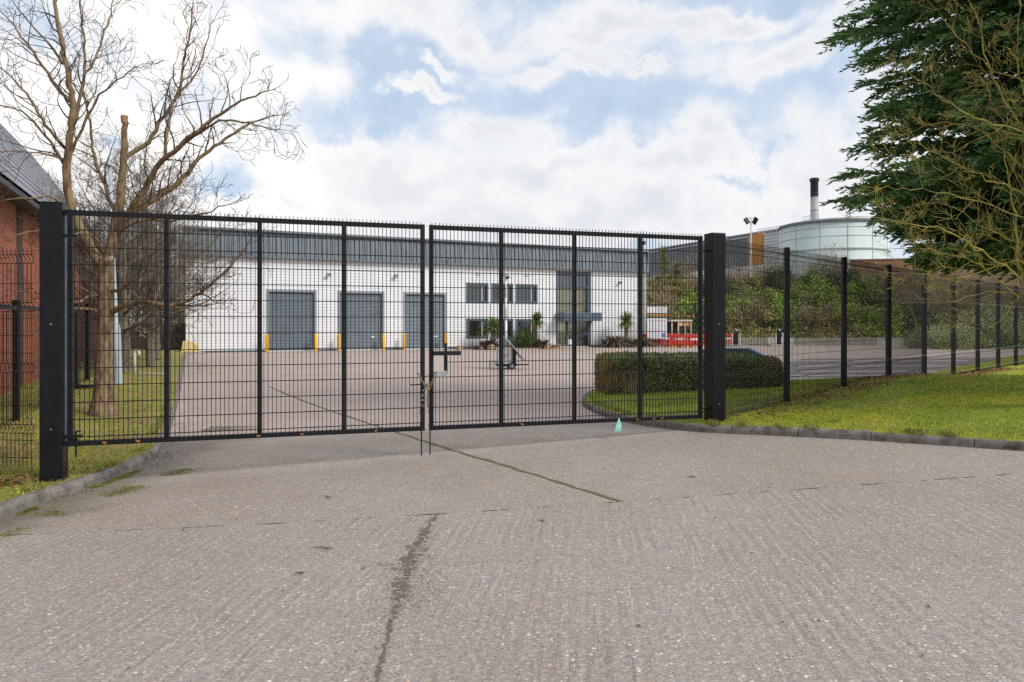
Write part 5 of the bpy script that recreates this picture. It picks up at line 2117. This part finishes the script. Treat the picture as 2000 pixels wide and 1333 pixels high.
# lamp post on the left verge
lp = thing('lamp_post', 'pale blue grey lamp post with a thick base behind the big bare tree', 'lamp post', (-11.1, 20.2, vz(-11.1, 20.2)), 0)
m_lp = mat('pale_blue_grey', (.36, .43, .48), .45, 0, .10, 2)
b = MB()
b.lathe([(.115, -.2), (.115, 1.55), (.10, 1.62), (.062, 1.80), (.05, 3.5), (.043, 6.0)], 0, 0, 16)
b.build('column', m_lp, lp, True)
lp.rotation_euler = (0, R(-2.2), 0)
b = MB()
b.box(-.05, .05, -.118, -.112, .35, .95)
b.build('service_door', m_lp, lp)
b = MB()
b.tube([(0, 0, 5.99), (0, 0, 6.12)], .05, 8)
b.box(-.09, .09, -.22, .05, 6.12, 6.22)
b.build('lamp_head', m_lp, lp, bevel=.02)
# white standpipe and low white kerb bar
p = at(263, 738, 23.4)
st = thing('standpipe', 'small white hooked standpipe in the left verge grass', 'pipe', (p.x, p.y, vz(p.x, p.y)))
m_wp = mat('white_plastic', (.72, .72, .70), .4, 0, .08, 5)
b = MB()
b.tube([(0, 0, -.1), (0, 0, .66), (.03, 0, .73), (.09, 0, .745), (.125, 0, .70), (.13, 0, .64)], .048, 10)
b.build('pipe', m_wp, st, True)
b = MB()
b.tube([(0, 0, .58), (0, 0, .62)], .06, 10); b.tube([(.128, 0, .62), (.128, 0, .66)], .058, 10)
b.build('collar', m_wp, st)
b = MB()
b.box(-.42, .42, -.04, .04, 0, .05)
p = at(296, 738, 23.3)
o = tag(b.build('edging_bar', mat('grey_edging', (.45, .45, .43), .7), None, bevel=.02), 'low white edging bar lying in the verge beside the standpipe', 'edging')
o.location = (p.x, p.y, vz(p.x, p.y))
b = MB()
b.box(-.3, .3, -.22, .22, 0, .05); b.box(-.2, .2, -.14, .14, .05, .09)
p = at(163, 756, 19.0)
o = tag(b.build('drain_cover', blackm, None, bevel=.01), 'dark raised drain cover in the grass by the boundary fence', 'drain cover')
o.location = (p.x, p.y, vz(p.x, p.y))
# manhole grid in the yard near the left leaf
b = MB()
for k in range(10): b.box(-.45 + k * .09, -.41 + k * .09, -.2, .2, 0, .012)
b.box(-.5, .5, -.24, -.2, 0, .012); b.box(-.5, .5, .2, .24, 0, .012)
o = tag(b.build('drain_grate', mat('iron_grate', (.24, .21, .19), .8, .3, .3, 20), None), 'iron drain grate set in the yard behind the left leaf', 'drain')
p = at(455, 826, 13.1)
o.location = (p.x, p.y, zr(p.x, p.y) + .006)

# CCTV tower trailer with tilted solar panel
p = at(986, 721, 28.2)
ct = thing('camera_tower', 'white mobile camera tower with tilted solar panel and tall mast in the yard', 'camera tower', (p.x, p.y, 0), R(8))
m_wb = mat('white_box', (.72, .72, .72), .4, 0, .06, 3)
b = MB()
b.box(-.32, .26, -.3, .3, .20, .86)
b.build('cabinet', m_wb, ct, bevel=.02)
b = MB()
b.box(-.35, .44, -.34, .34, .12, .198); b.box(.27, .42, -.24, .24, .2, .8); b.tube([(.40, 0, .16), (.95, 0, .16)], .03, 6)
b.build('chassis', blackm, ct, bevel=.008)
for s in (-1, 1):
    w = MB()
    w.tube([(.22, s * .36, .13), (.22, s * .43, .13)], .13, 18)
    wo = w.build('wheel', mat('tyre', (.02, .02, .02), .8), ct)
    w = MB()
    w.tube([(.22, s * .355, .13), (.22, s * .437, .13)], .07, 14)
    w.build('rim', galv, wo)
    w = MB()
    w.tube([(-.55, s * .5, .0), (-.55, s * .5, .30)], .02, 6); w.box(-.62, -.48, s * .5 - .07, s * .5 + .07, 0, .02); w.box(-.58, -.3, s * .5 - .02, s * .5 + .02, .26, .30); w.box(-.36, -.32, min(s * .3, s * .5), max(s * .3, s * .5), .262, .298)
    w.build('stabiliser', galv, ct)
b = MB()
Mx = Matrix.Translation((.33, -.1, .80)) @ Matrix.Rotation(R(48), 4, 'Y')
b.box(-.62, .62, -.55, .55, -.02, .02, Mx)
so_ = b.build('solar_panel', mat('panel_frame', (.52, .55, .57), .35, .4, .1, 6), ct)
b = MB()
for i in range(5):
    for j in range(3): b.box(-.59 + i * .236, -.37 + i * .236, -.53 + j * .355, -.19 + j * .355, .0205, .024, Mx)
b.build('cell', mat('solar_cell', (.22, .29, .36), .12, .3, .2, 8), so_)
b = MB()
b.box(-.55, .45, -.04, .04, -.06, -.021, Mx); b.tube([(.1, 0, .86), (.36, -.05, .78)], .025, 6)
b.build('panel_arm', galv, ct)
b = MB()
b.tube([(.04, 0, .86), (.04, 0, 1.9)], .055, 10); b.tube([(.04, 0, 1.9), (.04, 0, 2.8)], .042, 10); b.tube([(.04, 0, 2.8), (.04, 0, 3.62)], .03, 10)
b.build('mast', mat('mast_white', (.62, .66, .68), .35, .2, .06, 4), ct, True)
b = MB()
b.lathe([(.02, 3.78), (.10, 3.76), (.13, 3.68), (.11, 3.62), (.03, 3.60)][::-1], .10, -.05, 14)
b.tube([(-.10, 0, 3.66), (.22, -.02, 3.66)], .02, 6); b.box(-.20, -.06, -.06, .05, 3.60, 3.72)
cm = b.build('camera_head', m_wb, ct, True)
b = MB()
b.lathe([(.01, 3.53), (.06, 3.55), (.085, 3.615)], .10, -.05, 14)
b.build('lens', blackm, cm)
b = MB()
for k, (x, z) in enumerate(((-.2, .52), (-.12, .56), (-.05, .50), (.03, .55))): b.box(x, x + .05, -.304, -.3005, z - .03, z + .03)
b.build('emblem', mat('red_emblem', (.55, .12, .08), .5), ct)

# palms and spiky plants in front of the offices
m_palm = mat('palm_leaf', (.17, .25, .05), .5, 0, .3, 2, spec=.4, island=.5, transl=.2)
m_palmd = mat('palm_dry', (.28, .20, .09), .9, 0, .3, 4, island=.4)
m_ptrunk = mat('palm_trunk', (.23, .16, .10), .95, 0, .3, 8, .8, 30, .2)
m_phor = mat('bronze_leaf', (.15, .09, .075), .55, 0, .4, 2, spec=.3, island=.6)
m_phop = mat('dry_pink_leaf', (.36, .19, .13), .8, 0, .3, 2, island=.5)
m_spk = mat('spiky_green', (.10, .18, .045), .5, 0, .3, 2, island=.5, transl=.15)


def blades(N, c, L, w, up, spread, droop, seg=4):
    """long strap leaves arching from one point"""
    b = MB()
    for k in range(N):
        a = random.uniform(0, 6.28)
        e = random.uniform(*up)
        d = Vector((math.cos(a) * math.cos(e), math.sin(a) * math.cos(e), math.sin(e)))
        s = Vector((-math.sin(a), math.cos(a), 0))
        l = L * random.uniform(.65, 1.1)
        p = Vector(c) + Vector((random.gauss(0, spread), random.gauss(0, spread), random.gauss(0, spread * .3)))
        base = len(b.v)
        for i in range(seg + 1):
            u = i / seg
            ww = w * (.5 + .5 * math.sin(math.pi * min(1, u * 1.2 + .1))) * (1 - u ** 3 * .97)
            q = p + d * (l * u) + Vector((0, 0, -droop * l * u * u))
            for sg in (-1, 1): b.v.append(tuple(q + s * (ww * sg * .5)))
        for i in range(seg): b.face(base + 2 * i, base + 2 * i + 1, base + 2 * i + 3, base + 2 * i + 2)
    return b


def palm(label, px, off, H, lean, R_, n, seed):
    random.seed(seed)
    p = front_of(px, off)
    root = thing('palm', label, 'palm tree', (p.x, p.y, 0), 0, 'palms in front of the offices')
    b = MB()
    C_, rad = limb(b, [(0, 0, -.1), (lean * .3, 0, H * .4), (lean, 0, H)], .13, .10, 10, .12, .01)
    b.build('trunk', m_ptrunk, root)
    top = C_[-1]
    blades(int(n * 1.7), top, R_, .095, (-.35, 1.45), .08, .28).build('crown', m_palm, root)
    blades(int(n * .35), top - Vector((0, 0, .12)), R_ * .85, .06, (-.9, -.1), .06, .35).build('dry_leaves', m_palmd, root)


palm('short bushy palm in front of the lower left office window', 962, 1.6, 1.55, .0, 1.15, 130, 1)
palm('leaning palm with a bare curved trunk, left of the entrance', 1037, 1.5, 2.05, .45, 1.0, 120, 2)
palm('upright palm against the white wall right of the entrance', 1223, 1.7, 2.0, 0, 1.2, 140, 3)


def spiky(label, px, off, R_, N, m, seed, up=(.15, 1.4), droop=.55, name='spiky_plant'):
    random.seed(seed)
    p = front_of(px, off)
    root = thing(name, label, 'plant', (p.x, p.y, .02), 0, 'spiky strap leaved plants along the office wall')
    R_ *= 1.5
    blades(int(N * 1.5), (0, 0, 0), R_, .10, (up[0], up[1] * .82), R_ * .12, droop, 5).build('foliage', m, root)


spiky('bronze strap leaved clump under the short bushy palm', 956, 2.0, 1.35, 260, m_phor, 11)
spiky('green spiky clump at the foot of the leaning palm', 1027, 1.6, 1.45, 170, m_spk, 12, (.5, 1.5), .2)
spiky('dark bronze clump right of the leaning palm', 1056, 1.7, 1.2, 220, m_phor, 13)
spiky('pink dried strap leaved clump nearest the entrance', 1064, 2.5, .85, 170, m_phop, 14, (.0, 1.0))
spiky('big dull bronze clump left of the upright palm', 1200, 1.9, 1.55, 420, mat('dull_bronze', (.20, .15, .12), .7, 0, .35, 2, island=.6), 15)
spiky('dull bronze clump at the warehouse right corner', 1254, 2.0, 1.35, 300, MATS['dull_bronze'], 16)
spiky('small green tuft at the foot of the upright palm', 1228, 2.0, .75, 90, m_spk, 17, (.4, 1.5), .2)
# planting beds
m_bed = mat('bed_soil', (.30, .24, .17), .95, 0, .3, 3, .6, 25, .2, dirt=(.36, .24, .10), dscale=1.5, damt=.6)
for (a, c, lab) in ((892, 1085, 'planting_bed'), (1168, 1275, 'planting_bed')):
    b = MB()
    P = [(fx(a), -.06), (fx(a) + .5, -2.0), (fx((a + c) / 2), -2.9), (fx(c) - .4, -2.6), (fx(c), -.06)]
    P = [P[0]] + [(v.x, v.y) for v in catmull(P[1:4], .6)] + [P[4]]
    V = [W0 + WD * x + Vector((-WD.y, WD.x)) * y for x, y in P]
    b.poly([(v.x, v.y, .075) for v in V][::1])
    for i in range(len(V)):
        j = (i + 1) % len(V)
        b.poly([(V[i].x, V[i].y, -.02), (V[j].x, V[j].y, -.02), (V[j].x, V[j].y, .075), (V[i].x, V[i].y, .075)])
    o = b.build(lab, m_bed)
    tag(o, kind='structure')
random.seed(77)
rk = None
rl = ['pale stone at the left end of the office planting bed', 'tan stone beside the bronze clump under the bushy palm', 'ochre stone in front of the bushy palm', 'pale stone left of the entrance', 'tan stone beside the pink dried clump', 'grey stone near the entrance step', 'ochre stone in front of the big dull bronze clump']
for px, off, s, lab in zip((896, 940, 958, 1082, 1070, 1092, 1212), (2.0, 2.6, 2.7, 2.2, 3.0, 2.0, 2.6), (.26, .2, .34, .22, .24, .2, .22), rl):
    p = front_of(px, off)
    b = MB()
    b.lathe([(s * .7, -.1), (s, .1 * s), (s * .9, s * .55), (s * .5, s * .9), (.02, s)], 0, 0, 9)
    b.v = [tuple(Vector(v) * (1 + .25 * mnoise.noise(Vector(v) * 3 + Vector((px, 0, 0))))) for v in b.v]
    o = tag(b.build('boulder', mat('tan_stone', (.42, .31, .19), .9, 0, .3, 4, .5, 20), None, True), lab, 'stone', 'stones in the planting beds')
    o.location = (p.x, p.y, .05)

# ---------------------------------------------------------------- warning board, shelter, barriers
Y = 56.5
p = at(1283.5, 676, Y)
wb = thing('warning_board', 'tall white safety board headed WARNING in orange at the site compound', 'sign', (p.x, p.y, 0), R(6))
wd, z0, z1 = .79, EYE - (662 - HZ) * Y / FPX, EYE + (HZ - 599.5) * Y / FPX
b = MB()
b.box(-wd, wd, 0, .03, z0, z1)
b.build('panel', mat('board_white', (.74, .76, .80), .5, 0, .04, 2), wb)
for x in (-.6, .6):
    b = MB()
    b.tube([(x, .08, -.1), (x, .08, z1 - .1)], .04, 8)
    b.build('post', galv, wb)
zt0, zt1 = EYE + (HZ - 621.5) * Y / FPX, EYE + (HZ - 611.5) * Y / FPX
b = MB()
b.box(-wd + .01, wd - .01, -.008, -.001, zt0, zt1)
b.build('heading_band', mat('dark_teal', (.03, .12, .12), .5), wb)
cu = bpy.data.curves.new('heading', 'FONT')
cu.body = 'WARNING'
cu.align_x = 'CENTER'
cu.align_y = 'CENTER'
cu.size = .43
cu.extrude = .003
cu.offset = .006
cu.space_character = .98
to = bpy.data.objects.new('heading', cu)
link(to)
dg = bpy.context.evaluated_depsgraph_get()
me = bpy.data.meshes.new_from_object(to.evaluated_get(dg))
bpy.data.objects.remove(to)
to = bpy.data.objects.new('heading_text', me)
me.materials.clear(); me.materials.append(mat('orange_letter', (.85, .30, .01), .5))
link(to, wb)
to.rotation_euler = (R(90), 0, 0)
to.scale = (.74, .78, 1)
to.location = (0.05, -.012, (zt0 + zt1) / 2)
b = MB()
zz = z1 - .08
for r_ in range(2):
    for k in range(4): b.box(-.1 + k * .2 - .05, -.1 + k * .2 + .05, -.005, -.001, zz - r_ * .18 - .12, zz - r_ * .18)
b.build('pictogram', mat('grey_print', (.34, .34, .38), .6), wb)
b = MB()
z = zt0 - .22
k = 0
while z > z0 + .12:
    b.box(-.62, .62 - .25 * (k % 3), -.005, -.001, z - .035, z)
    z -= .115
    k += 1
b.build('text_line', mat('pale_print', (.50, .54, .66), .6), wb)
b = MB()
b.box(-.68, .68, -.006, -.0055, zt0 - .22, zt0 - .16); b.box(-.66, .4, -.006, -.0055, z0 + .55, z0 + .62)
b.build('red_text_line', mat('salmon_print', (.66, .36, .28), .6), wb)
b = MB()
b.box(.42, .68, -.006, -.0052, z0 + .1, z0 + .45)
b.build('blue_symbol', mat('blue_print', (.12, .25, .5), .6), wb)

Y = 57.6
p = at(1331, 676, Y)
ts = thing('timber_shelter', 'small open timber shelter with flat roof beside the warning board', 'shelter', (p.x, p.y, 0), R(10))
m_tim = mat('pale_timber', (.52, .42, .31), .8, 0, .2, 5)
for x in (-.82, -.27, .82):
    b = MB()
    b.box(x - .05, x + .05, -.05, .05, 0, 1.98)
    b.build('post', m_tim, ts)
for x in (-.82, .82):
    b = MB()
    b.box(x - .05, x + .05, 1.15, 1.25, 0, 1.98)
    b.build('post', m_tim, ts)
b = MB()
b.box(-1.0, .92, -.12, 1.4, 1.985, 2.12)
b.build('roof', mat('shelter_roof', (.62, .58, .52), .7, 0, .1, 3), ts, bevel=.01)
b = MB()
b.box(-.85, .85, 1.255, 1.28, 0, 1.97); b.box(-.80, -.33, .9, 1.14, 0, 1.9)
b.build('back_panel', mat('dark_panel', (.045, .042, .045), .8, 0, .2, 3), ts)
b = MB()
b.box(-.22, .78, -.02, .0, 1.62, 1.95)
sg = b.build('sign', mat('orange_brown_sign', (.40, .20, .05), .6, 0, .2, 6), ts)
b = MB()
b.box(-.215, .0, -.024, -.0205, 1.625, 1.945)
for k in range(4): b.box(.10 + k * .17, .17 + k * .17, -.024, -.0205, 1.70, 1.88)
b.build('sign_mark', mat('cream_mark', (.66, .58, .42), .6), sg)
random.seed(8)
p2 = at(1331, 640, 59.0)
root = thing('plume_grass', 'orange dry plumed grass showing above the timber shelter roof', 'ornamental grass', (p2.x, p2.y, .5))
b = MB()
Ps, Ds = [], []
for k in range(9):
    x = -1.0 + k * .25 + random.gauss(0, .04)
    h = random.uniform(1.7, 2.15)
    b.tube([(x * .5, 0, 0), (x, random.gauss(0, .1), h)], [.012, .006], 4)
    for j in range(60):
        Ps.append((x + random.gauss(0, .03), random.gauss(0, .04), h - .25 + random.random() * .4)); Ds.append((random.gauss(0, .35), random.gauss(0, .35), 1))
b.build('stems', m_palmd, root)
b = MB()
b.leaves(np.array(Ps), np.array(Ds), .16, .03)
b.build('plumes', mat('plume', (.50, .30, .12), .9, 0, .3, 4, island=.4), root)

m_red = mat('barrier_red', (.56, .04, .03), .5, 0, .2, 3, dirt=(.30, .10, .07), dscale=2, damt=.6)
m_byel = mat('barrier_yellow', (.80, .45, .03), .5, 0, .15, 3)
m_refl = mat('barrier_reflector', (.70, .70, .72), .3)
bar0 = None


def barrier(label, x, y, rz, m=None):
    """interlocking plastic pedestrian barrier: frame, ribs, feet, reflective board"""
    global bar0
    root = thing('road_barrier', label, 'barrier', (x, y, 0), rz, 'red plastic barriers of the site compound')
    b = MB()
    L, h = 1.9, 1.0
    b.box(-L / 2, L / 2, -.03, .03, h - .14, h); b.box(-L / 2, L / 2, -.03, .03, .12, .26)
    b.box(-L / 2, -L / 2 + .12, -.029, .029, .26, h - .14); b.box(L / 2 - .12, L / 2, -.029, .029, .26, h - .14)
    for k in range(11):
        x_ = -L / 2 + .20 + k * .15
        b.box(x_ - .036, x_ + .036, -.02, .02, .26, h - .14)
    b.box(-L / 2 + .12, L / 2 - .12, -.022, .022, .46, .53)
    b.build('panel', m or m_red, root, bevel=.012)
    b = MB()
    b.box(-.36, .36, -.034, -.023, .56, .70)
    b.build('reflector', m_refl, root)
    for x_ in (-.62, .62):
        b = MB()
        b.box(x_ - .09, x_ + .09, -.26, .26, 0, .115)
        b.build('foot', m_byel, root, bevel=.015)
    return root


def bpos(px, Y): return at(px, 0, Y).x, Y


for px, Y, rz, lab, m in ((1276, 56.9, .05, 'red plastic barrier below the left half of the warning board', None), (1298, 57.2, .2, 'red plastic barrier below the right half of the warning board', None),
                          (1318, 55.2, .9, 'red plastic barrier turned end on in front of the timber shelter', None), (1333, 54.8, .1, 'red barrier before the shelter with yellow feet', None),
                          (1341, 55.5, -.25, 'yellow plastic barrier standing just behind the red ones', m_byel), (1357, 54.2, .15, 'red barrier just left of the right gate post', None),
                          (1384, 55.0, .05, 'red barrier hidden behind the right gate post', None), (1419, 56.6, .1, 'orange red barrier right of the gate post by the first black bollard', None)):
    x, y = bpos(px, Y)
    rb_ = barrier(lab, x, y, rz, m)
    if m: rb_.scale = (.62, 1, .8)

# concrete kerb wall at the foot of the bank
m_cw = mat('pale_concrete_wall', (.34, .315, .28), .85, 0, .22, 1.2, .3, 30, .25, dirt=(.16, .15, .10), dscale=1.2, damt=.6)
root = thing('retaining_wall', 'low stained concrete wall of panels along the foot of the bank', 'wall', (17.0, 59.0, 0), 0)
x = 0
wp = [(16.6, 59.15), (24, 58.85), (30.5, 58.6), (33.5, 58.3)]
i = 0
xx = wp[0][0]
while xx < 33:
    y0 = np.interp(xx, [q[0] for q in wp], [q[1] for q in wp]); y1 = np.interp(xx + 2.2, [q[0] for q in wp], [q[1] for q in wp])
    b = MB()
    h = .64 + random.uniform(-.03, .03)
    M_ = Matrix.Translation((xx - 17, y0 - 59, 0)) @ Matrix.Rotation(math.atan2(y1 - y0, 2.2), 4, 'Z')
    b.box(.01, 2.19, 0, .25, -.1, h, M_)
    b.build('panel', m_cw if i % 4 != 2 else mat('new_concrete', (.52, .51, .48), .8, 0, .12, 2, .2, 30), root, bevel=.015)
    xx += 2.2
    i += 1


def bollard_lamp(label, px, Y):
    p = at(px, 676, Y)
    root = thing('black_bollard', label, 'bollard', (p.x, p.y, 0), 0, 'black bollards with tilted heads on kerb islands')
    b = MB()
    b.box(-.14, .14, -.10, .10, .16, 1.12)
    b.build('post', blackm, root, bevel=.02)
    b = MB()
    M_ = Matrix.Translation((.03, -.02, 1.28)) @ Matrix.Rotation(R(35), 4, 'Y') @ Matrix.Rotation(R(35), 4, 'X')
    b.lathe([(.02, -.10), (.12, -.08), (.17, .02), (.17, .05), (.02, .05)], 0, 0, 16)
    b.v = [tuple(M_ @ Vector(v)) for v in b.v]
    hd = b.build('head', blackm, root)
    b = MB()
    b.lathe([(.14, .051), (.13, .07), (.02, .075)], 0, 0, 16)
    b.v = [tuple(M_ @ Vector(v)) for v in b.v]
    b.build('lens', mat('grey_lens', (.45, .47, .50), .15, .3), hd)
    b = MB()
    b.box(-.85, .85, -.5, .5, -.05, .16)
    b.build('island', mat('pale_concrete', (.42, .40, .37), .85), root, bevel=.03)
    for s in (-.30, .26):
        b = MB()
        b.tube([(s, -.15, .16), (s, -.15, 1.02), (s, -.15, 1.05)], [.045, .045, .02], 10)
        b.build('marker_post', mat('marker_white', (.72, .70, .68), .45), root)


bollard_lamp('black bollard with tilted head beside the orange red barrier, nearest the gate post', 1437, 56.0)
bollard_lamp('black bollard with tilted head just left of the first lawn fence post', 1521, 57.0)


# low blue car whose roof shows over the hedge
def car():
    x, y = 5.72, 20.9
    root = thing('car', 'low blue car parked behind the hedge, only its pale roof and windows showing', 'car', (x, y, zr(x, y)), 0)
    blue = mat('car_paint', (.10, .22, .38), .18, .3, .05, 2)
    Lr = [(-2.0, .42, .58), (-1.9, .48, .64), (-1.2, .52, .68), (-.75, .53, .71), (-.25, .53, .73), (.35, .53, .73), (.75, .53, .73), (1.5, .52, .70), (1.78, .42, .62)]
    b = MB()
    W_ = .84
    rings = []
    for (xx, zl, zh) in Lr:
        s = 1 - .10 * abs(xx / 2.0) ** 3
        rings.append([(xx, -W_ * s, .22), (xx, -W_ * s - .02, zl), (xx, -W_ * s * .93, zh), (xx, W_ * s * .93, zh), (xx, W_ * s + .02, zl), (xx, W_ * s, .22)])
    for r_ in rings: b.v += r_
    k = 6
    for i in range(len(rings) - 1):
        for j in range(k):
            j2 = (j + 1) % k
            b.face(i * k + j, (i + 1) * k + j, (i + 1) * k + j2, i * k + j2)
    b.face(*range(k)); b.face(*[(len(rings) - 1) * k + j for j in range(k)][::-1])
    body = b.build('body', blue, root, True, bevel=.02)
    b = MB()
    pr_ = [(-.20, .70), (.12, .92), (.45, .97), (.95, .96), (1.48, .69)]
    for (xx, z) in pr_:
        s = .74 - .14 * max(0, (z - .69) / .28)
        b.v += [(xx, -s, z), (xx, s, z)]
    for i in range(len(pr_) - 1): b.face(2 * i, 2 * i + 2, 2 * i + 3, 2 * i + 1)
    b.face(0, 8, 6, 4, 2); b.face(1, 3, 5, 7, 9)
    gh = b.build('windows', mat('car_glass', (.03, .05, .07), .05, .2), root)
    b = MB()
    b.box(.15, .95, -.585, .585, .962, .992)
    b.build('roof', mat('pale_roof_paint', (.55, .62, .68), .15, .2), root, bevel=.015)
    b = MB()
    for s in (-1, 1): b.tube([(.95, s * .60, .965), (1.5, s * .745, .69)], .05, 6)
    for s in (-1, 1): b.tube([(.12, s * .60, .93), (-.22, s * .745, .70)], .035, 6)
    b.build('pillars', blue, root)
    for xx in (-1.25, 1.25):
        for s in (-1, 1):
            b = MB()
            b.tube([(xx, s * .70, .3), (xx, s * .86, .3)], .3, 20)
            w = b.build('wheel', mat('tyre', (.02, .02, .02), .8), root)
            b = MB()
            b.tube([(xx, s * .69, .3), (xx, s * .87, .3)], .18, 16)
            b.build('rim', galv, w)
    for s in (-1, 1):
        b = MB()
        b.box(-2.03, -1.93, s * .58 - .12, s * .58 + .12, .46, .55)
        b.build('headlight', m_floodg, root)


car()
